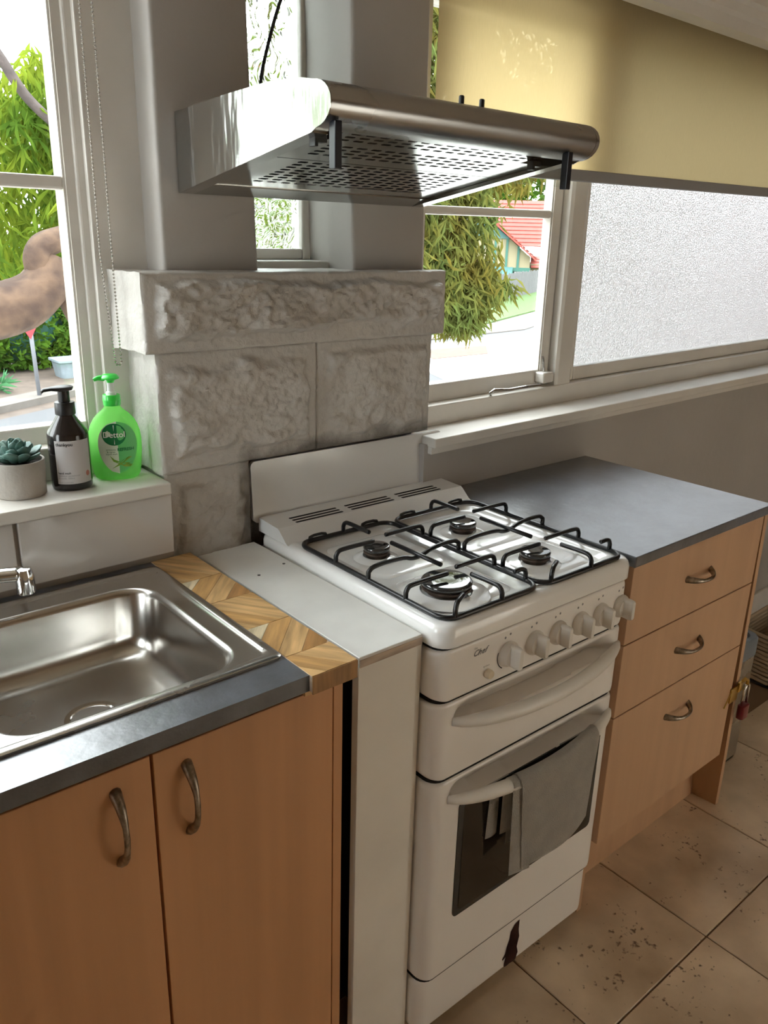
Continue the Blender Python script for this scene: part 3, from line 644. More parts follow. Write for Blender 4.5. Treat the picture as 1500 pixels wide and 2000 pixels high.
fbutton(.120, .8365, .0085, 'plastic_cream')
bm = B(); loft(bm, [[(x, .040 + q * math.cos(t) - .03, .8465 + q * math.sin(t)) for t in (2 * PI * i / 14 for i in range(14))] for x, q in ((.536, .008), (.549, .008), (.552, .005))]); obj('side_button', bm, 'plastic_cream', ck, auto=40)
# printed marks
def on_front(bm, x, z, y=-.0006): return mapbm(bm, lambda a, b: Vector((x + a, y, z + b)))
obj('brand_lettering', on_front(text_bm('Chef', .016, shear=.5, space=1.1, bold=.0004), .096, .886), 'ink_grey', cp, label='small slanted maker lettering')
bm = text_bm('the', .006); obj('brand_lettering', on_front(bm, .086, .8965), 'ink_grey', cp)
obj('brand_lettering', on_front(text_bm('ignition', .0055), .116, .8525), 'ink_grey', cp)
for i, x in enumerate((.172, .243, .311, .379, .444, .512)):
    bm = B()
    for dx in (-.011, .002):
        vs = [bm.verts.new((x + dx + .0026 * math.cos(t), -.0006, .893 + .0026 * math.sin(t) + (.004 if dx > 0 else 0))) for t in (2 * PI * k / 8 for k in range(8))]; bm.faces.new(vs)
    obj('dial_mark', bm, 'ink_grey', cp)
bm = B()
for k in range(10):
    a0, a1 = math.radians(160 + k * 8), math.radians(160 + k * 8 + 8.2)
    bm.faces.new([bm.verts.new((.172 + r * math.cos(a), -.0006, .858 + r * math.sin(a))) for r, a in ((.0275, a0), (.0295, a0), (.0295, a1), (.0275, a1))])
obj('dial_mark', bm, 'ink_black', cp)
# burners
def burner(x, y, r):
    bm = B(); lathe(bm, x, y, [(r * 1.75, .9515), (r * 1.55, .9545), (r * 1.2, .957), (r * 1.05, .958)], 28, False, False)
    b = obj('burner', bm, 'enamel', ck, smooth=True)
    bm = B(); lathe(bm, x, y, [(r * .8, .955), (r * .82, .962), (r * 1.0, .963), (r * 1.0, .967), (r * .93, .968), (r * .95, .970)], 28); obj('burner_ring', bm, 'burner_ring', b, auto=40)
    bm = B(); lathe(bm, x, y, [(r * .98, .970), (r * 1.02, .972), (r * 1.02, .976), (r * .97, .9785), (r * .9, .9792), (r * .3, .9785)], 28); obj('burner_cap', bm, 'burner_cap', b, auto=50)
burner(.121, .318, .0265); burner(.366, .320, .029); burner(.362, .112, .031); burner(.118, .112, .0465)
# pan supports
def finger(bm, base, tip, zt=.990, zb=.965, r=.0046, back=.016):
    b, t = Vector(base), Vector(tip); d = (t - b); d.z = 0; d.normalize()
    p = [(b.x, b.y, zb), (b.x, b.y, zb + .012), (b.x + d.x * .004, b.y + d.y * .004, zt - .004), (b.x + d.x * .014, b.y + d.y * .014, zt), (t.x, t.y, zt - .001)]
    tube(bm, [p[0]] + smoothpath(p[1:], 2), r, 7)
def support(x0, x1, mirror=False):
    g = None; bm = B()
    tube(bm, rrz(x0, x1, .010, .448, .03, .9640, 6), .0050, 8, True)
    g = obj('pan_support', bm, 'black_enamel', ck, smooth=True, label='black wire pan support')
    cx = (x0 + x1) / 2 - .004
    F = []
    for base, tip in (((cx, .448), (cx + .002, .362)), ((x0, .318), (cx - .022, .318)), ((x1, .332), (cx + .020, .332)), ((x0, .112), (cx - .016, .112)), ((x1, .125), (cx + .018, .125)), ((cx + .02, .010), (cx + .018, .085)), ((x0 + .022, .011), (x0 + .058, .030)), ((x1 - .001, .045), (x1 - .034, .045))):
        bm = B(); finger(bm, (*base, 0), (*tip, 0)); obj('finger', bm, 'black_enamel', g, smooth=True)
    bm = B(); p = [(x0, .217, .965), (x0, .217, .980), (x0 + .012, .217, .990), (cx - .03, .217, .990), (cx - .012, .215, .983), (cx + .012, .215, .983), (cx + .05, .222, .990), (x1 - .014, .224, .992), (x1, .224, .982), (x1, .224, .965)]
    tube(bm, [p[0]] + smoothpath(p[1:-1], 2) + [p[-1]], .0046, 7); obj('cross_bar', bm, 'black_enamel', g, smooth=True)
    bm = B(); tube(bm, [(cx + .002, .292, .9885), (cx + .004, .150, .9885)], .0046, 7); obj('finger', bm, 'black_enamel', g, smooth=True)
    for x in (x0 + .05, x1 - .05):
        bm = B(); tube(bm, smoothpath([(x - .022, .449, .964), (x - .020, .449, .973), (x + .018, .449, .973), (x + .022, .449, .964)], 1), .0034, 6); obj('lug', bm, 'black_enamel', g, smooth=True)
support(.020, .258); support(.268, .518)
ck.rotation_euler.z = -.0089

# ------------------------------------------------------------------ tea towel on the oven handle
bm = B(); NX, NV = 30, 60
def hline(x):
    c = max(0, 1 - (2 * ((x - .04) / .483) - 1) ** 2); return .002 - .040 * c ** .75, .603 - .012 * c
def towel(u, v):                                                      # front sheet, over the handle and down behind it
    x = .186 + .250 * u; r = .0185; yh, zh = hline(x)
    lf, lb = .212 - .012 * u, .15; s = v * (lf + lb + PI * r) - lb
    if s < 0: return (x, min(yh + r * .62, -.0045), zh + s)
    if s < PI * r: a = s / r; return (x, min(yh + r * math.cos(a) * (.62 if a < PI / 2 else 1), -.0045), zh + r * math.sin(a))
    q = s - PI * r; k = q / .2
    wav = .004 * math.sin(u * 6 + .6) * min(1, q / .08)
    return (x + .026 * k * (1 - u) ** 3 - .006 * k * u, yh - r - .001 + wav + .004 * k, zh - q)
grid(bm, towel, NX, NV)
def fold(u, v):                                                       # inner layer folded in beside the left edge
    x = .168 + .034 * u; r = .0165; yh, zh = hline(x); lf, lb = .218, .12; s = v * (lf + lb + PI * r) - lb
    if s < 0: return (x, min(yh + r * .62, -.004), zh + s)
    if s < PI * r: a = s / r; return (x, min(yh + r * math.cos(a) * (.62 if a < PI / 2 else 1), -.004), zh + r * math.sin(a))
    q = s - PI * r
    return (x + .016 * q / .2 * (1 + u), yh - r + .003 + .006 * (1 - u) * q / .2, zh - q)
grid(bm, fold, 5, 40)
def fold2(u, v): return (.148 + .026 * u - .006 * v * (1 - u), -.0075 - .003 * math.sin(u * 3), .585 - v * .118)
grid(bm, fold2, 5, 12)
bmesh.ops.solidify(bm, geom=bm.faces[:], thickness=.0026)
obj('tea_towel', bm, 'towel', smooth=True, base=(.29, -.04, .39), label='grey tea towel folded over the oven door handle', cat='towel', fixn=False)

# ------------------------------------------------------------------ white filler unit beside the cooker
wf = thing('filler_cabinet', (-.075, .3, 0), 'narrow white filler cabinet between wood-look strip and cooker', 'cabinet')
bm = B(); box(bm, -.1425, -.0095, .034, .566, .926, .9392, .001, 1); obj('top_board', bm, 'white_board_top', wf)
cube('front_edge', (-.1420, -.010, .0325, .0345, .9215, .9345), 'raw_edge', wf, label='worn brown front edging')
cube('front_panel', (-.1425, -.0175, .036, .052, .0, .922), 'white_board', wf, .001)
cube('side_panel', (-.030, -.0175, .052, .56, .0, .925), 'dark_gap', wf)  # near-black board paints the shade of the open gap
cube('side_strip', (-.0165, -.0035, .040, .56, .0, .935), 'white_board', wf, .001)
for x, y in ((-.0965, .405), (-.0265, .425)):
    bm = B(); lathe(bm, x, y, [(.003, .9385), (.003, .9398)], 10); obj('screw', bm, 'ink_black', wf)

# ------------------------------------------------------------------ left bench, sink, tap, cabinet
bm = B()
def bench_with_hole(bm, x0, x1, y0, y1, z0, z1, hx0, hx1, hy0, hy1):
    for b in ((x0, x1, y0, hy0, z0, z1), (x0, x1, hy1, y1, z0, z1), (x0, hx0, hy0, hy1, z0, z1), (hx1, x1, hy0, hy1, z0, z1)): box(bm, *b)
bench_with_hole(bm, -1.6, -.2475, .0174, .552, .928, .9545, -.92, -.285, .10, .50)
bmesh.ops.remove_doubles(bm, verts=bm.verts, dist=1e-5)
obj('sink_benchtop', bm, 'bench_laminate', base=(-.9, .3, .928), label='dark slate-look laminate benchtop around the sink', cat='benchtop')
sk = thing('kitchen_sink', (-.6, .3, .955), 'brushed stainless steel inset sink in the dark benchtop', 'sink')
bm = B(); R_ = []
SX0, SX1, SY0, SY1 = -.95, -.251, .082, .523
for i, z, r in ((0, .9548, .012), (.0, .9585, .012), (.003, .9605, .012), (.010, .9608, .012), (.014, .9605, .014), (.0185, .9575, .016), (.022, .9568, .018)): R_.append(rrz(SX0 + i, SX1 - i, SY0 + i, SY1 - i, r, z, 7))
BX0, BX1, BY0, BY1 = -.648, -.303, .104, .462
for i, z, r in ((-.008, .9572, .062), (-.004, .9578, .060), (0, .957, .058), (.004, .953, .056), (.007, .945, .055), (.014, .875, .055), (.020, .855, .055), (.032, .843, .05), (.05, .838, .045), (.10, .8365, .04)): R_.append(rrz(BX0 + i, BX1 - i, BY0 + i, BY1 - i, r, z, 7))
loft(bm, R_, False, True); obj('basin', bm, 'sink_steel', sk, auto=50)
bm = B(); tube(bm, smoothpath([(-.262, .488, .9580), (-.262, .47, .9582), (-.262, .13, .9582), (-.262, .115, .9580)], 1), .006, 8, flat=.45); obj('drain_ridge', bm, 'sink_steel', sk, smooth=True)
bm = B(); lathe(bm, -.475, .283, [(.045, .8372), (.044, .8385), (.036, .8382), (.030, .832), (.004, .830)], 26, False); obj('waste', bm, 'chrome', sk, auto=40)
tp_ = thing('mixer_tap', (-.66, .485, .957), 'chrome mixer tap with curved spout over the sink', 'tap')
bm = B(); lathe(bm, -.66, .487, [(.026, .956), (.026, .968), (.021, .972), (.021, 1.03), (.018, 1.045), (.005, 1.05)], 22); obj('tap_body', bm, 'chrome', tp_, auto=40)
bm = B(); tube(bm, smoothpath([(-.66, .487, 1.012), (-.62, .474, 1.030), (-.57, .455, 1.040), (-.52, .436, 1.040)], 2), [.0145] * 13, 12, flat=.8); obj('spout', bm, 'chrome', tp_, smooth=True)
bm = B(); lathe(bm, -.512, .433, [(.0125, 1.006), (.0145, 1.008), (.0150, 1.036), (.012, 1.048), (.004, 1.0505)], 18); obj('nozzle', bm, 'chrome', tp_, auto=40)
bm = B(); tube(bm, [(-.66, .487, 1.045), (-.67, .46, 1.075), (-.675, .42, 1.085)], [.010, .008, .006], 10); obj('lever', bm, 'chrome', tp_, smooth=True)

def pull(name, p0, p1, out, parent):
    p0, p1, out = Vector(p0), Vector(p1), Vector(out); pts, rs = [], []
    for i in range(19):
        t = i / 18; e = abs(2 * t - 1)
        pts.append(p0.lerp(p1, t) + out * (1 - e ** 2.6)); rs.append(.0042 + .0035 * max(0, e - .45) / .55 + (.0008 if t < .3 else 0))
    pts = [p0 - out * .05] + pts + [p1 - out * .05]; rs = [.009] + rs + [.009]
    bm = B(); tube(bm, pts, rs, 10); return obj(name, bm, 'handle_metal', parent, smooth=True, label='bowed pewter-look pull handle')
lc = thing('sink_cabinet', (-.6, .3, 0), 'beech-look two door base cabinet under the sink', 'cabinet')
cube('carcass', (-1.55, -.190, .06, .552, .10, .70), 'door_laminate', lc)
cube('top_rail', (-1.55, -.190, .06, .075, .70, .927), 'door_laminate', lc)
cube('kickboard', (-1.55, -.19, .10, .115, 0, .10), 'door_laminate', lc)
for x0, x1, hx in ((-.4848, -.1895, -.438), (-.785, -.4890, -.5385), (-1.085, -.789, None)):
    d = cube('door', (x0, x1, .040, .0575, .10, .9085), 'door_laminate', lc, .0012)
    if hx: pull('handle', (hx, .040, .8735), (hx, .040, .7645), (0, -.027, 0), d)
cube('end_panel', (-.1862, -.1685, .042, .552, 0, .9262), 'door_laminate', lc, .001)
# wood-look vinyl strip over the joint: chevron of printed boards
vs = thing('chevron_strip', (-.207, .28, .94), 'timber strip with chevron wood-look pieces between sink benchtop and filler', 'trim strip')
VX0, VX1, VY0, VY1, VZ = -.2490, -.1655, .0105, .552, .9558
cube('backing_board', (VX0, VX1, VY0 + .0005, VY1, .9285, VZ - .0008), 'raw_edge', vs)
def clip(poly, a, b, c):
    out = []
    for p, q in zip(poly, poly[1:] + poly[:1]):
        dp, dq = a * p[0] + b * p[1] - c, a * q[0] + b * q[1] - c
        if dp <= 0: out.append(p)
        if dp * dq < 0: t = dp / (dp - dq); out.append((p[0] + t * (q[0] - p[0]), p[1] + t * (q[1] - p[1])))
    return out
vm = ['vein_a', 'vein_b', 'vein_c', 'vein_d']
y = VY0 - .30; kk = 0
def chev(poly, mi, sfx=''):
    for a, b, c in ((1, 0, VX1), (-1, 0, -VX0), (0, 1, VY1), (0, -1, -VY0)):
        if len(poly) < 3: return
        poly = clip(poly, a, b, c)
    if len(poly) < 3: return
    cx = sum(p[0] for p in poly) / len(poly); cy = sum(p[1] for p in poly) / len(poly)
    poly = [(p[0] + (cx - p[0]) * .022, p[1] + (cy - p[1]) * .022) for p in poly]
    bm = B(); loft(bm, [[(*p, z) for p in poly] for z in (VZ - .0013, VZ)]); o = obj('veneer_piece', bm, vm[mi] + sfx, vs)
# bands: boards run one way diagonally, then the other way, cut square across the strip
bands = [(.552, .423, -1), (.423, .3150, 1), (.3150, .194, -1), (.194, .0815, 1), (.0815, .0105, -1)]
for yb_, ya_, sg_ in bands:
    sl_ = 1.05 if sg_ > 0 else -1.40; ws = .050 if sg_ > 0 else .056                # slope dy/dx and board width along y
    c0 = (ya_ - .0815 if sg_ > 0 else ya_ - .020) - sl_ * VX0
    for k in range(6):
        lo_ = c0 + k * ws; hi_ = lo_ + ws
        p = clip([(VX0, sl_ * VX0 + lo_), (VX1, sl_ * VX1 + lo_), (VX1, sl_ * VX1 + hi_), (VX0, sl_ * VX0 + hi_)], 0, 1, yb_)
        if len(p) > 2: p = clip(p, 0, -1, -ya_)
        if len(p) > 2: chev(p, ([2, 1, 0, 3, 3, 3] if sg_ > 0 else [1, 0, 1, 1, 0, 1])[k], '' if sg_ > 0 else '_n')
bm = B(); box(bm, VX0 + .0005, VX1, VY0 - .0012, VY0 + .001, .925, VZ - .001); obj('front_wrap', bm, 'vein_c', vs)
bm = B(); box(bm, -.246, -.190, .0335, .0392, .9095, .9265); obj('wrap_tail', bm, 'vein_b', vs)

# ------------------------------------------------------------------ right bench and drawers
obj('drawer_benchtop', box(B(), .545, 1.1405, -.0077, .564, .932, .9563, .0015, 1), 'bench_laminate', base=(.84, .28, .932), label='dark slate-look laminate benchtop right of the cooker', cat='benchtop')
dc = thing('drawer_cabinet', (.84, .3, 0), 'beech-look three drawer base cabinet right of the cooker', 'cabinet')
cube('carcass', (.553, 1.112, .02, .56, .205, .930), 'drawer_laminate', dc)
cube('kickboard', (.556, 1.20, .095, .11, 0, .205), 'drawer_laminate', dc)
cube('side_foot', (.553, .57, .03, .56, 0, .205), 'drawer_laminate', dc)
for z0, z1, hz in ((.7475, .9305, .843), (.5675, .7445, .662), (.225, .5645, .481)):
    d = cube('drawer', (.554, 1.119, .0, .018, z0, z1), 'drawer_laminate', dc, .0012)
    pull('handle', (.782, 0, hz), (.884, 0, hz), (0, -.027, -.003), d)
bm = B(); loft(bm, [[(1.1235, .0, .931), (1.1405, .0, .931), (1.1405, .56, .931), (1.1235, .56, .931)], [(1.134, .0, .55), (1.151, .0, .55), (1.142, .56, .55), (1.125, .56, .55)], [(1.160, .004, .20), (1.176, .004, .20), (1.15, .56, .20), (1.134, .56, .20)], [(1.205, .022, .0), (1.221, .022, .0), (1.18, .56, 0), (1.164, .56, 0)]])
obj('end_panel', bm, 'drawer_laminate', dc, label='bowed end panel splaying out at the floor')
bm = B(); box(bm, 1.110, 1.150, -.005, .0, .392, .436, .0015); box(bm, 1.142, 1.162, -.010, -.002, .418, .446, .0015); tube(bm, [(1.158, -.008, .446), (1.164, -.013, .455), (1.172, -.015, .449), (1.174, -.015, .434)], .005, 7)
obj('hasp', bm, 'brass', dc, label='brass hasp')
bm = B(); tube(bm, smoothpath([(1.112, -.004, .428), (1.095, -.008, .424), (1.088, -.006, .405), (1.084, -.004, .388)], 1), .002, 5); obj('wire_tie', bm, 'brass', dc)
pk = thing('padlock', (1.174, -.016, .325), 'small dark red padlock hanging from a brass hasp', 'padlock')
bm = B(); loft(bm, [rrz(1.156 + i, 1.192 - i, -.026 + i, -.006 - i, .006, z, 3) for i, z in ((.003, .330), (0, .333), (0, .372), (.003, .375))]); obj('lock_body', bm, 'padlock_red', pk, auto=40)
bm = B(); tube(bm, [(1.1615, -.0155, .372), (1.1615, -.0155, .420)] + [(1.174 + .0125 * math.cos(a), -.0155, .422 + .0125 * math.sin(a)) for a in (PI * (1 - i / 8) for i in range(9))] + [(1.1865, -.0155, .420), (1.1865, -.0155, .372)], .0038, 8); obj('shackle', bm, 'chrome', pk, smooth=True)

# ------------------------------------------------------------------ bin and basket at the far right
bn = thing('pedal_bin', (1.38, .22, 0), 'slim stainless steel bin with dark rim behind the drawers', 'bin')
bm = B(); loft(bm, [rrz(1.25, 1.503, .105, .34, .03, z, 5) for z in (.012, .372)]); obj('bin_body', bm, 'bin_steel', bn, auto=50)
bm = B(); loft(bm, [rrz(1.253, 1.50, .108, .337, .03, z, 5) for z in (0, .013)]); obj('base', bm, 'black_plastic', bn, auto=50)
bm = B(); loft(bm, [rrz(1.248 + i, 1.505 - i, .103 + i, .342 - i, .031, z, 5) for i, z in ((0, .370), (0, .425), (.004, .432), (.018, .432), (.022, .424))]); obj('rim', bm, 'bin_grey', bn, auto=40)
bm = B(); loft(bm, [rrz(1.274 + i, 1.479 - i, .129 + i, .316 - i, .025, z, 5) for i, z in ((0, .422), (0, .430), (.01, .436), (.04, .438))]); obj('lid', bm, 'bin_steel', bn, auto=40)
bk = thing('woven_basket', (2.14, .31, 0), 'beige woven basket on the floor behind the bin', 'basket')
bm = B(); loft(bm, [rrz(1.985 - i, 2.30 + i, .20 - i, .38 + i, .05, z, 5) for i, z in ((0, .012), (.010, .205))], False, False); bmesh.ops.solidify(bm, geom=bm.faces[:], thickness=.008); obj('core', bm, 'wicker', bk, auto=50)
for k in range(12):
    bm = B(); z = .022 + k * .0165; i = .012 * k / 12 + .004
    lp = rrz(1.985 - i, 2.30 + i, .20 - i, .38 + i, .05, z, 5); tube(bm, [(x, y, zz + .003 * (1 if q % 2 else -1)) for q, (x, y, zz) in enumerate(lp)], .0075, 6, True); obj('weave_band', bm, 'wicker', bk, smooth=True)
bm = B(); tube(bm, rrz(1.982, 2.303, .197, .383, .05, .006, 5), .006, 6, True); obj('base_ring', bm, 'black_plastic', bk, smooth=True)

# ------------------------------------------------------------------ things on the left window ledge
ZS = 1.114
# dark pump bottle
cx, cy, az = -.3615, .612, math.radians(-24)
rt = Vector((math.cos(az), math.sin(az), 0)); fw = Vector((-math.sin(az), math.cos(az), 0))
bb = thing('hand_wash_bottle', (cx, cy, ZS), 'dark brown pump bottle with plain white label on the ledge', 'bottle')
RB = .0355
bm = B(); lathe(bm, cx, cy, [(RB - .004, ZS), (RB - .001, ZS + .002), (RB, ZS + .006), (RB, ZS + .100), (RB - .0015, ZS + .105), (.0145, ZS + .134), (.0135, ZS + .138), (.0135, ZS + .142)], 40); obj('bottle_body', bm, 'bottle_black', bb, auto=35)
bm = B(); lathe(bm, cx, cy, [(.0172, ZS + .135), (.0175, ZS + .137), (.0172, ZS + .156), (.0165, ZS + .157), (.0100, ZS + .158), (.0098, ZS + .178)], 24); obj('pump_collar', bm, 'black_plastic', bb, auto=35)
bm = B(); hx = Vector((cx, cy, 0)); dr = (rt * -.9 - fw * .35).normalized(); sd = Vector((-dr.y, dr.x, 0)); rings = []
for t, w, h0, h1 in ((-.016, .006, .181, .1845), (-.012, .0115, .177, .1855), (.0, .0135, .176, .186), (.010, .011, .1765, .1855), (.022, .0055, .178, .1845), (.034, .0042, .177, .183), (.038, .0035, .174, .180)):
    c = hx + dr * t; rings.append([tuple(c + sd * a * w + Vector((0, 0, ZS + (h0 + h1) / 2 + b * (h1 - h0) / 2))) for a, b in ((-1, -.6), (-.6, -1), (.6, -1), (1, -.6), (1, .6), (.6, 1), (-.6, 1), (-1, .6))])
loft(bm, rings); obj('pump_head', bm, 'black_plastic', bb, auto=40)
def cyl(u, z, r=RB + .0005, rot=0.): a = u / RB + rot; v = hx + rt * math.sin(a) * r - fw * math.cos(a) * r; return Vector((v.x, v.y, z))
LR = .30
bm = B(); grid(bm, lambda u, v: cyl((u - .5) * .066, ZS + .014 + .079 * v, RB + .0004, LR), 24, 1); lb = obj('label_sheet', bm, 'label_white', bb, smooth=True, label='off-white paper label', fixn=False)
def btext(s, size, u, z, mat, align='LEFT', **k):
    obj('lettering', mapbm(text_bm(s, size, align, **k), lambda a, b: cyl(u + a, z + b, RB + .0009, LR)), mat, lb, fixn=False)
btext('thankyou', .0078, -.030, ZS + .0865, 'ink_black', bold=.0002); btext('hand wash', .0052, -.030, ZS + .0345, 'ink_black', bold=.0001); btext('botanical sandalwood', .0042, -.030, ZS + .0295, 'ink_grey'); btext('& vanilla  500mL', .0042, -.030, ZS + .025, 'ink_grey')
btext('made in australia', .0036, -.030, ZS + .0175, 'ink_grey')
bm = B(); bm.faces.new([bm.verts.new(cyl(.023 + .0042 * math.cos(t), ZS + .0305 + .0052 * math.sin(t), RB + .0009, LR)) for t in (2 * PI * i / 16 for i in range(16))]); obj('label_dot', bm, 'ink_red', lb)

# green gel soap bottle
cx, cy, az = -.2715, .622, math.radians(-20)
gx = Vector((cx, cy, 0)); rt2 = Vector((math.cos(az), math.sin(az), 0)); fw2 = Vector((-math.sin(az), math.cos(az), 0))
gb = thing('soap_bottle', (cx, cy, ZS), 'bright green gel soap pump bottle with oval label beside the stone', 'bottle')
GP = [(0, .0345, .020), (.003, .0395, .0235), (.010, .0425, .0255), (.03, .0455, .027), (.055, .0478, .0275), (.075, .0480, .0272), (.090, .0462, .0262), (.103, .0425, .0245), (.115, .0360, .0215), (.124, .0280, .0185), (.131, .0195, .0160), (.136, .0150, .0140), (.142, .0140, .0135)]
def gprof(h):
    for a, b in zip(GP, GP[1:]):
        if a[0] <= h <= b[0]: t = (h - a[0]) / (b[0] - a[0]); return a[1] + t * (b[1] - a[1]), a[2] + t * (b[2] - a[2])
    return GP[-1][1:]
hs = sorted(set([g[0] for g in GP] + [.0425, .065, .0825, .097, .109, .1195]))
bm = B(); loft(bm, [circ(cx, cy, ZS + h, gprof(h)[0], 40, gprof(h)[1], az) for h in hs]); obj('bottle_body', bm, 'green_gel', gb, smooth=True)
bm = B(); lathe(bm, cx, cy, [(.0155, ZS + .140), (.0158, ZS + .142), (.0158, ZS + .158), (.0148, ZS + .1595)], 24); lathe(bm, cx, cy, [(.0163, ZS + .148), (.0163, ZS + .150)], 24); obj('collar', bm, 'pump_green', gb, auto=35)
bm = B(); lathe(bm, cx, cy, [(.0095, ZS + .159), (.0092, ZS + .164), (.0065, ZS + .166), (.0062, ZS + .186)], 18); obj('pump_stem', bm, 'pump_clear', gb, auto=40)
bm = B(); lathe(bm, cx, cy, [(.0045, ZS + .168), (.0055, ZS + .180), (.0085, ZS + .1865), (.0165, ZS + .189), (.0170, ZS + .1915), (.0125, ZS + .1965), (.004, ZS + .198)], 22)
hd_ = (rt2 * -1 - fw2 * .1).normalized(); c0 = gx + Vector((0, 0, ZS + .1905)); tube(bm, [c0 + hd_ * .010, c0 + hd_ * .022, c0 + hd_ * .029 - Vector((0, 0, .003))], [.006, .0045, .0035], 8); obj('pump_head', bm, 'pump_green', gb, auto=45)
def gs(u, h, e=.0006, sh=.0035):
    a, b = gprof(h); u += sh; y = -(b * math.sqrt(max(0, 1 - (u / a) ** 2)) + e); v = gx + rt2 * u + fw2 * y; return Vector((v.x, v.y, ZS + h))
LCX, LCZ, LA, LB = 0., .0635, .0345, .0495
def oval(e, sx=(-1, 1), za=-1., zb=1., A=LA, Bz=LB):
    bm = B(); V = []
    for j in range(21):
        t = za + (zb - za) * j / 20; w = A * math.sqrt(max(0, 1 - t * t)) * (1 + .12 * t); V.append([bm.verts.new(gs(w * (sx[0] + (sx[1] - sx[0]) * i / 10), LCZ + Bz * t, e)) for i in range(11)])
    for j in range(20):
        for i in range(10): bm.faces.new((V[j][i], V[j][i + 1], V[j + 1][i + 1], V[j + 1][i]))
    bmesh.ops.remove_doubles(bm, verts=bm.verts, dist=1e-6); return bm
gl = obj('label_sheet', oval(.0006), 'print_pale', gb, smooth=True, fixn=False, label='oval printed label')
obj('label_print', oval(.0009, (.0, 1)), 'print_green', gl, smooth=True, fixn=False)
bm = B(); c = [bm.verts.new(gs(-.0055 + .0215 * math.cos(t), .0890 + .0205 * math.sin(t), .0012)) for t in (2 * PI * i / 28 for i in range(28))]; m_ = bm.verts.new(gs(-.0055, .0885, .0012))
for i in range(28): bm.faces.new((m_, c[i], c[(i + 1) % 28]))
obj('label_print', bm, 'print_dark_green', gl, fixn=False)
bm = B(); bm.faces.new([bm.verts.new(gs(x, h, .0016)) for x, h in ((-.0062, .1065), (-.0055, .095), (-.0048, .1065))]); bm.faces.new([bm.verts.new(gs(x, h, .0016)) for x, h in ((-.0062, .071), (-.0055, .0815), (-.0048, .071))]); obj('label_print', bm, 'print_white', gl, fixn=False)
def gtext(s, size, u, h, mat, align='CENTER', **k): obj('lettering', mapbm(text_bm(s, size, align, **k), lambda a, b: gs(u + a, h + b, .0019)), mat, gl, fixn=False)
gtext('Dettol', .0150, -.0055, .0885, 'print_white', bold=.0001)
gtext('REFRESH', .0078, .0135, .0605, 'print_dark_green', bold=.0002); gtext('protects', .0050, -.013, .061, 'print_dark_green'); gtext('& cares', .0050, -.013, .0565, 'print_dark_green'); gtext('liquid wash', .0046, -.012, .0525, 'print_dark_green')
for pts in (((-.016, .050), (-.008, .042), (.004, .036), (.020, .034), (.026, .038), (.016, .032), (.002, .032), (-.010, .038)), ((-.014, .024), (-.004, .031), (.006, .040), (.018, .046), (.024, .045), (.012, .038), (.0, .030)), ((.0, .033), (.010, .027), (.020, .026), (.024, .030), (.016, .033), (.008, .031))):
    bm = B(); bm.faces.new([bm.verts.new(gs(x, h, .0014)) for x, h in pts]); obj('label_print', bm, 'print_leaf', gl, fixn=False)

# succulent in a concrete pot
cx, cy = -.4505, .618
pp = thing('potted_succulent', (cx, cy, ZS), 'blue-green succulent in a small grey concrete pot', 'potted plant')
bm = B(); lathe(bm, cx, cy, [(.0405, ZS), (.0425, ZS + .002), (.0445, ZS + .062), (.0440, ZS + .0635), (.0405, ZS + .0635), (.0400, ZS + .054), (.02, ZS + .054)], 36); obj('pot', bm, 'concrete', pp, auto=40)
bm = B(); lathe(bm, cx, cy, [(.0400, ZS + .054), (.02, ZS + .057), (.002, ZS + .058)], 24, False); obj('soil', bm, 'soil', pp, smooth=True)
def leafmesh():
    bm = B(); prof = [(0, .006, .004), (.25, .010, .0045), (.55, .0145, .004), (.8, .012, .003), (.95, .005, .002), (1., .0008, .0006)]; rings = []
    for t, w, h in prof:
        x = .036 * t; z = .010 * t * t
        rings.append([(x, w * math.cos(a), z + h * math.sin(a) + .22 * w * (math.cos(a) ** 2)) for a in (2 * PI * i / 8 for i in range(8))])
    loft(bm, rings); return bm
bm = leafmesh(); bmesh.ops.translate(bm, verts=bm.verts, vec=(cx, cy, ZS)); lf0 = obj('leaf', bm, 'succulent', pp, smooth=True)
random.seed(5); ms = []
for ring, (n, tilt, s, z, r0) in enumerate(((9, 14, 1.02, .061, .010), (8, 34, .92, .066, .008), (6, 56, .78, .071, .005), (4, 74, .62, .076, .003))):
    for i in range(n):
        a = 2 * PI * (i + .4 * ring) / n + random.uniform(-.15, .15)
        M = Matrix.Translation((r0 * math.cos(a), r0 * math.sin(a), z)) @ Matrix.Rotation(a, 4, 'Z') @ Matrix.Rotation(-math.radians(tilt + random.uniform(-7, 7)), 4, 'Y') @ Matrix.Scale(s * random.uniform(.9, 1.1), 4)
        ms.append(M)
lf0.matrix_local = ms[0]; copies(lf0, ms[1:], pp)

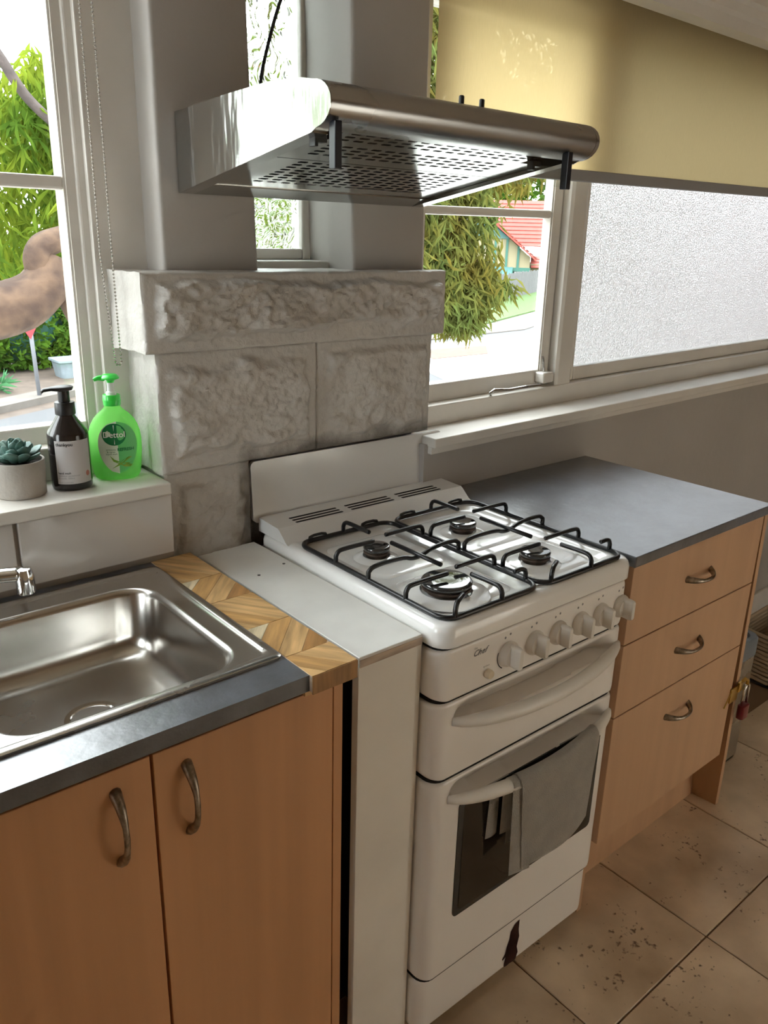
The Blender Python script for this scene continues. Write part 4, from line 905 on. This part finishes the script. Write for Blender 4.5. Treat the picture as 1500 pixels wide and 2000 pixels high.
# ------------------------------------------------------------------ outside
GZ = -1.3
bm = B(); box(bm, -60, 140, .9, 160, GZ - .3, GZ - .06); obj('ground', bm, 'verge_dirt', kind='structure', label='bare earth beyond the street', cat='ground')
def strip(name, pts, mat, label, cat, z=0., th=.1):
    bm = B(); loft(bm, [[(x, y, zz) for x, y in pts] for zz in (GZ - th, GZ + z)]); return obj(name, bm, mat, kind='structure', label=label, cat=cat)
strip('house_yard', [(-6, 1.0), (30, 1.0), (30, 8.6), (-6, 8.6)], 'footpath', 'pale concrete yard below the windows', 'ground', -.02)
strip('street', [(-20, 8.6), (60, 8.6), (62, 34), (34, 26.0), (21.2, 17.8), (15.9, 17.1), (5.2, 13.9), (2.5, 12.6), (-20, 4)], 'asphalt', 'grey asphalt street outside both windows', 'road', -.03)
strip('footpath', [(10.2, 8.6), (40, 8.6), (40, 15), (20.8, 16.7), (15.3, 16.3), (12.6, 14.6)], 'footpath', 'bright concrete footpath beyond the casement', 'footpath', .0)
strip('driveway', [(13.2, 13.9), (15.2, 13.9), (16.4, 15.1), (13.9, 15.3)], 'paver_red', 'faded red brick paving patch on the footpath', 'paving', .01)
strip('kerb', [(1.8, 12.7), (4.4, 14.1), (5.8, 14.9), (5.8, 15.3), (4.2, 14.6), (1.6, 13.2)], 'kerb', 'concrete kerb beside the street seen through the left window', 'kerb', .06)
strip('verge', [(-2, 12.0), (1.6, 13.2), (5.8, 15.2), (7.5, 18.5), (-2, 18.5)], 'verge_dirt', 'earth verge below the hedge', 'verge', .03)
strip('lawn', [(15.9, 17.5), (20, 18.9), (27, 22.2), (60, 33), (60, 44), (20, 44), (12, 26)], 'lawn', 'green grass verge in front of the paling fence', 'lawn', .05)
strip('kerb', [(15.8, 17.0), (21.0, 17.6), (26.8, 20.4), (60, 33), (60, 34.5), (27, 22.2), (20, 18.9), (15.8, 17.7)], 'kerb', 'concrete kerb along the far side of the street', 'kerb', .0)

def leaves(bm, n, centre, rad, ln, wd, droop=.8, seed=1, shell=False, hang=0.):
    rnd = random.Random(seed); c = Vector(centre)
    for _ in range(n):
        while True:
            p = Vector((rnd.uniform(-1, 1), rnd.uniform(-1, 1), rnd.uniform(-1, 1)))
            if p.length < 1 and (not shell or p.length > .8): break
        p = c + Vector((p.x * rad[0], p.y * rad[1], p.z * rad[2]))
        d = Vector((rnd.gauss(0, 1), rnd.gauss(0, 1), rnd.gauss(0, .6) - droop * 1.6)).normalized()
        s = d.cross(Vector((rnd.gauss(0, 1), rnd.gauss(0, 1), rnd.gauss(0, 1)))).normalized(); l = ln * rnd.uniform(.6, 1.3); w = wd * rnd.uniform(.7, 1.3); k = d.cross(s) * l * .12
        a, b, e = p, p + d * l * .5 + k, p + d * l
        vs = [bm.verts.new(q) for q in (a, b + s * w, e, b - s * w)]
        bm.faces.new((vs[0], vs[1], vs[2])); bm.faces.new((vs[0], vs[2], vs[3]))
def sprays(bm, n, box_, ln, wd, seed, per=16, spread=.22, droop=.9):
    rnd = random.Random(seed)
    for k in range(n):
        c = tuple(rnd.uniform(a, b) for a, b in box_); leaves(bm, per, c, (spread * .55, spread * .55, spread), ln, wd, droop, seed * 1000 + k)
# tree outside the left window (smooth orange-brown limbs)
t1 = thing('gum_tree', (.25, 3.9, GZ), 'tree with smooth tan limbs and yellow-green leaves outside the left window', 'tree')
bm = B()
tube(bm, smoothpath([(-.9, 3.9, -1.3), (-.55, 3.8, .3), (-.15, 3.65, 1.02), (.214, 3.6, 1.15), (.42, 3.6, 1.172), (.535, 3.6, 1.225), (.625, 3.6, 1.315), (.668, 3.62, 1.40)], 2), [.20 - .0042 * i for i in range(26)], 12); obj('limb', bm, 'bark', t1, smooth=True)
bm = B(); tube(bm, smoothpath([(.60, 3.6, 1.29), (.578, 3.6, 1.36), (.572, 3.6, 1.43), (.60, 3.6, 1.475), (.67, 3.6, 1.505), (.82, 3.6, 1.545), (1.1, 3.62, 1.70), (1.3, 3.7, 2.0)], 2), [.085 - .0016 * i for i in range(26)], 12); obj('limb', bm, 'bark', t1, smooth=True)
bm = B(); tube(bm, smoothpath([(.60, 3.62, 1.33), (.69, 3.62, 1.30), (.75, 3.62, 1.17), (.84, 3.62, .95), (.95, 3.65, .3)], 2), .075, 12); obj('limb', bm, 'bark', t1, smooth=True)
bm = B(); tube(bm, smoothpath([(.3, 4.2, 2.95), (.595, 4.2, 2.526), (.683, 4.2, 2.42), (.747, 4.2, 2.306), (.817, 4.2, 2.214), (.945, 4.2, 2.111), (1.15, 4.2, 1.95), (1.3, 4.2, 1.75)], 2), .028, 9); obj('branch', bm, 'bark_grey', t1, smooth=True)
bm = B(); sprays(bm, 300, ((.5, 2.3), (4.3, 6.0), (1.35, 2.35)), .16, .013, 3); sprays(bm, 60, ((.9, 1.5), (4.3, 5.0), (2.2, 2.55)), .15, .013, 4, spread=.12); sprays(bm, 40, ((.9, 2.6), (3.6, 3.9), (1.7, 2.3)), .15, .013, 14)
sprays(bm, 120, ((1.6, 3.4), (4.2, 4.9), (1.3, 2.7)), .16, .014, 15); sprays(bm, 260, ((-5.5, .3), (4.6, 6.6), (1.0, 3.1)), .22, .02, 16, 16, .3)
obj('foliage', bm, 'leaf_bright', t1, kind='stuff', fixn=False, label='narrow yellow-green leaves')
# drooping tree outside the casement
t2 = thing('weeping_tree', (5.2, 6.2, GZ), 'drooping olive-green tree hanging outside the casement window', 'tree')
bm = B(); tube(bm, smoothpath([(4.3, 6.6, -1.3), (4.4, 6.5, .6), (4.6, 6.3, 2.0), (4.9, 6.2, 3.4)], 2), [.16 - .006 * i for i in range(14)], 10); obj('trunk', bm, 'bark_grey', t2, smooth=True)
for q in (((4.6, 6.3, 2.2), (5.2, 5.9, 2.3), (5.7, 5.6, 1.7), (5.9, 5.5, 1.1)), ((4.5, 6.4, 1.6), (5.1, 5.8, 1.5), (5.5, 5.5, 1.1), (5.7, 5.4, .8))):
    bm = B(); tube(bm, smoothpath(q, 2), .014, 6); obj('branch', bm, 'bark', t2, smooth=True)
bm = B(); sprays(bm, 210, ((4.5, 5.95), (5.2, 6.0), (1.15, 2.25)), .19, .014, 6, 18, .26); sprays(bm, 90, ((5.0, 6.0), (5.3, 5.8), (.82, 1.3)), .19, .015, 7, 18, .22); sprays(bm, 26, ((5.35, 5.8), (5.4, 5.6), (.68, .85)), .17, .014, 8, 16, .14); sprays(bm, 110, ((5.3, 6.75), (5.3, 6.1), (2.28, 3.2)), .2, .016, 9, 18, .28); sprays(bm, 420, ((4.3, 7.4), (5.7, 6.9), (2.4, 5.2)), .24, .020, 19, 18, .34); sprays(bm, 14, ((6.0, 6.3), (5.4, 5.6), (1.0, 1.15)), .19, .014, 10, 10, .1)
obj('foliage', bm, 'leaf_olive', t2, kind='stuff', fixn=False, label='drooping olive-green leaves')
# backdrop trees behind the house
bt = thing('far_tree', (60, 60, GZ), 'leafy tree behind the red roofed house', 'tree')
bm = B(); lathe(bm, 60, 60, [(.5, GZ), (.35, 3), (.2, 6)], 10); obj('trunk', bm, 'bark_grey', bt)
bm = B()
for k in range(10): leaves(bm, 900, (50 + 3.4 * k, 64 - 2.7 * k, 6 + 1.5 * math.sin(k * 2.1)), (3.8, 3.8, 4.0), .8, .22, .3, 50 + k)
obj('foliage', bm, 'leaf_hedge', bt, kind='stuff', fixn=False)
# hedge outside the left window
hg = thing('hedge', (4.6, 17.2, GZ), 'dense dark green hedge across the street outside the left window', 'hedge')
bm = B()
for k, (x, y, z, r) in enumerate(((1.6, 17.0, -.4, 1.3), (3.0, 17.2, -.35, 1.35), (4.3, 17.3, -.35, 1.25), (5.6, 17.8, -.2, 1.3), (7, 18, 0, 1.4), (3.6, 17.6, .45, 1.2), (5.0, 18, .4, 1.3))):
    leaves(bm, 2600, (x, y, z), (r, r * .8, r * .85), .17, .05, .1, 90 + k, True)
obj('foliage', bm, 'leaf_hedge', hg, kind='stuff', fixn=False)
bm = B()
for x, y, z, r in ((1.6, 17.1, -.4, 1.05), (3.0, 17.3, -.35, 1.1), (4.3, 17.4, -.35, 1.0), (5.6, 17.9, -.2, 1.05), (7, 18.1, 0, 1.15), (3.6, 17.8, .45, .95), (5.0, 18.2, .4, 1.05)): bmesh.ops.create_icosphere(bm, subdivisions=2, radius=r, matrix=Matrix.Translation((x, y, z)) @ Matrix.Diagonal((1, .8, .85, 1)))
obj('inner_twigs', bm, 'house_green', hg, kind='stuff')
ag = thing('agave_plant', (3.1, 14.75, GZ), 'pale green spiky plant at the foot of the hedge', 'plant')
bm = B(); leaves(bm, 34, (3.12, 14.7, GZ + .12), (.12, .12, .06), .40, .035, -.35, 77); obj('foliage', bm, 'leaf_agave', ag, kind='stuff', fixn=False)
sg = thing('street_sign', (3.63, 13.9, GZ), 'white pole with a red triangular give way sign', 'street sign')
bm = B(); tube(bm, [(3.637, 13.9, GZ), (3.585, 13.9, .62)], .036, 10); obj('pole', bm, 'pole_paint', sg, smooth=True)
def tri(r, y, z=-.02): return [(3.598 - .02 + r * math.sin(a), y, z + .16 - r * math.cos(a)) for a in (0, 2 * PI / 3, 4 * PI / 3)]
bm = B(); loft(bm, [tri(.40, 13.85), tri(.40, 13.84)]); sp_ = obj('sign_plate', bm, 'sign_red', sg)
bm = B(); loft(bm, [tri(.24, 13.838), tri(.24, 13.836)]); obj('sign_face', bm, 'sign_white', sp_)
bm = B(); loft(bm, [rrz(4.62 - i, 5.14 + i, 15.5 - i, 16.0 + i, .08, z, 4) for i, z in ((0, GZ - .02), (.05, GZ + .34), (.09, GZ + .35), (.09, GZ + .39), (.04, GZ + .40))])
obj('plastic_tub', bm, 'tub', base=(4.88, 15.75, GZ - .02), auto=40, label='pale blue plastic tub at the roadside below the hedge', cat='tub')
# paling fence
fn = thing('paling_fence', (33, 28.6, GZ), 'weathered grey paling fence in front of the red roofed house', 'fence')
f0, f1 = Vector((25.4, 24.56, GZ)), Vector((41, 32.68, GZ)); fd = (f1 - f0).normalized(); nf = int((f1 - f0).length / .17)
bm = B(); box(bm, -.075, .075, -.012, .012, 0, 1.24, .008, 1); bmesh.ops.translate(bm, verts=bm.verts, vec=org(fn)); pal = obj('paling', bm, 'fence_wood', fn)
random.seed(3); ml = []
for i in range(nf):
    p = f0 + fd * (i * .17) - org(fn); ml.append(Matrix.Translation((p.x, p.y, p.z + .02)) @ Matrix.Rotation(math.atan2(fd.y, fd.x), 4, 'Z') @ Matrix.Diagonal((1, 1, random.uniform(.97, 1.04), 1)))
pal.matrix_local = ml[0]; copies(pal, ml[1:], fn)
for z in (.3, .95):
    bm = B(); n_ = Vector((-fd.y, fd.x, 0)) * .05; tube(bm, [f0 + n_ + Vector((0, 0, z)), f1 + n_ + Vector((0, 0, z))], .05, 6); obj('rail', bm, 'fence_wood', fn)
# red roofed house; local axes: u to the right as seen from the kitchen, w away
HO = Vector((38.13, 33.59, 0)); hu = Vector((.66199, -.74949, 0)).normalized(); hw = Vector((.74949, .66199, 0)).normalized()
hs_ = thing('cottage', (43.6, 38.4, GZ), 'cottage with red tiled roof and half-timbered cream gable', 'house')
HS = 1.14; HC = Vector((-.84, -.84, 1.56))                          # stands well behind the fence
def H(u, w, z):
    p = HC + (HO + hu * u + hw * w + Vector((0, 0, z)) - HC) * HS; return (p.x, p.y, max(p.z, GZ))
def hpoly(name, pts, w0, w1, mat, parent=hs_, **k):
    bm = B(); loft(bm, [[H(u, w, z) for u, z in pts] for w in (w0, w1)]); return obj(name, bm, mat, parent, **k)
hpoly('gable_wall', [(-5.2, -.05), (1.15, -.05), (1.15, .62), (-1.95, 3.1), (-5.2, .62)], 0, .2, 'house_cream')
hpoly('lower_wall', [(.25, GZ), (1.2, GZ), (1.2, -.05), (.25, -.05)], -.05, 3, 'house_white')
hpoly('lower_wall', [(-5.2, GZ), (.25, GZ), (.25, -.05), (-5.2, -.05)], .05, 3, 'house_dark')
hpoly('side_wall', [(1.2, GZ), (6, GZ), (6, .2), (1.2, .2)], 1.2, 6, 'house_cream')
for u in (-3.4, -2.6, -1.8, -1.05, -.35, .35): hpoly('timber_batten', [(u, -.05), (u + .14, -.05), (u + .14, .62 + (1.15 - max(u, -5)) * .8 if u > -1.95 else 2.0), (u, .62 + (1.15 - max(u, -5)) * .8 if u > -1.95 else 2.0)], -.06, 0, 'house_green')
hpoly('timber_beam', [(-5.2, -.22), (1.2, -.22), (1.2, 0), (-5.2, 0)], -.08, .05, 'house_green')
hpoly('gable_vent', [(-2.6, 1.65), (-.15, 1.65), (-1.35, 2.6), (-1.95, 3.0)], -.07, .0, 'awning')
# roof: gable planes with courses of tiles (rows), main roof behind
def roofplane(a, b, c, d, rows, name='roof_course', parent=None):
    for k in range(rows):
        t0, t1 = k / rows, (k + 1.08) / rows; A, B_, C_, D_ = (Vector(H(*p)) for p in (a, b, c, d)); n = (B_ - A).cross(D_ - A).normalized()
        if n.z < 0: n = -n
        q = [A.lerp(D_, t0) + n * .05, B_.lerp(C_, t0) + n * .05, B_.lerp(C_, t1), A.lerp(D_, t1)]
        bm = B(); loft(bm, [[tuple(p) for p in q], [tuple(p - n * .05) for p in q]]); obj(name, bm, 'roof_tile', parent)
rf = hpoly('roof', [(-5.6, .35), (-1.95, 3.28), (1.5, .52), (1.5, .40), (-1.95, 3.12), (-5.6, .22)], -.5, -.35, 'roof_tile', label='red tiled roof with barge boards')
roofplane((1.55, -.4, .55), (1.55, 9, .55), (-1.95, 9, 3.3), (-1.95, -.4, 3.3), 14, parent=rf)
roofplane((-5.6, -.4, .38), (-5.6, 9, .38), (-1.95, 9, 3.3), (-1.95, -.4, 3.3), 6, parent=rf)
roofplane((-3, 4.5, 1.2), (9, 4.5, 1.2), (8, 9, 4.2), (-1.5, 9, 4.2), 12, parent=rf)
roofplane((1.25, .8, -.02), (6, .8, -.02), (6, 2.6, .62), (1.25, 2.6, .62), 4, parent=rf)
bm = B(); loft(bm, [[H(-2.4, -.1, .02), H(.15, -.1, .02), H(.05, -1.3, -.62), H(-2.4, -1.3, -.62)], [H(-2.4, -.1, -.04), H(.15, -.1, -.04), H(.05, -1.3, -.68), H(-2.4, -1.3, -.68)]]); obj('awning', bm, 'awning', hs_, label='teal window awning')
bm = B(); loft(bm, [[H(.13, -.12, 0), H(.05, -1.28, -.62), H(.13, -.12, -.75)], [H(.17, -.12, 0), H(.09, -1.28, -.62), H(.17, -.12, -.75)]]); obj('awning_cheek', bm, 'house_green', hs_)

# brick neighbour added beyond the frosted pane to block low sky
pm('neighbour_brick', (.20, .105, .085), .9, var=.15, vs=3)
nb = thing('neighbour_house', (18, 7.0, GZ), 'pinkish brick house blurred behind the frosted pane, added to block low sky', 'house')
cube('wall', (14, 22, 3.2, 10.3, GZ, 2.0), 'neighbour_brick', nb)
bm = B(); loft(bm, [[(13.6, 2.8, 2.0), (22.4, 2.8, 2.0), (22.4, 10.7, 2.0), (13.6, 10.7, 2.0)], [(16.4, 5.6, 3.9), (19.6, 5.6, 3.9), (19.6, 7.9, 3.9), (16.4, 7.9, 3.9)]]); obj('roof', bm, 'roof_tile', nb)
for y in (4.4, 7.4):
    w_ = cube('window', (13.95, 14.0, y, y + 1.3, .1, 1.4), 'house_white', nb); cube('pane', (13.94, 13.96, y + .08, y + 1.22, .18, 1.32), 'house_dark', w_)
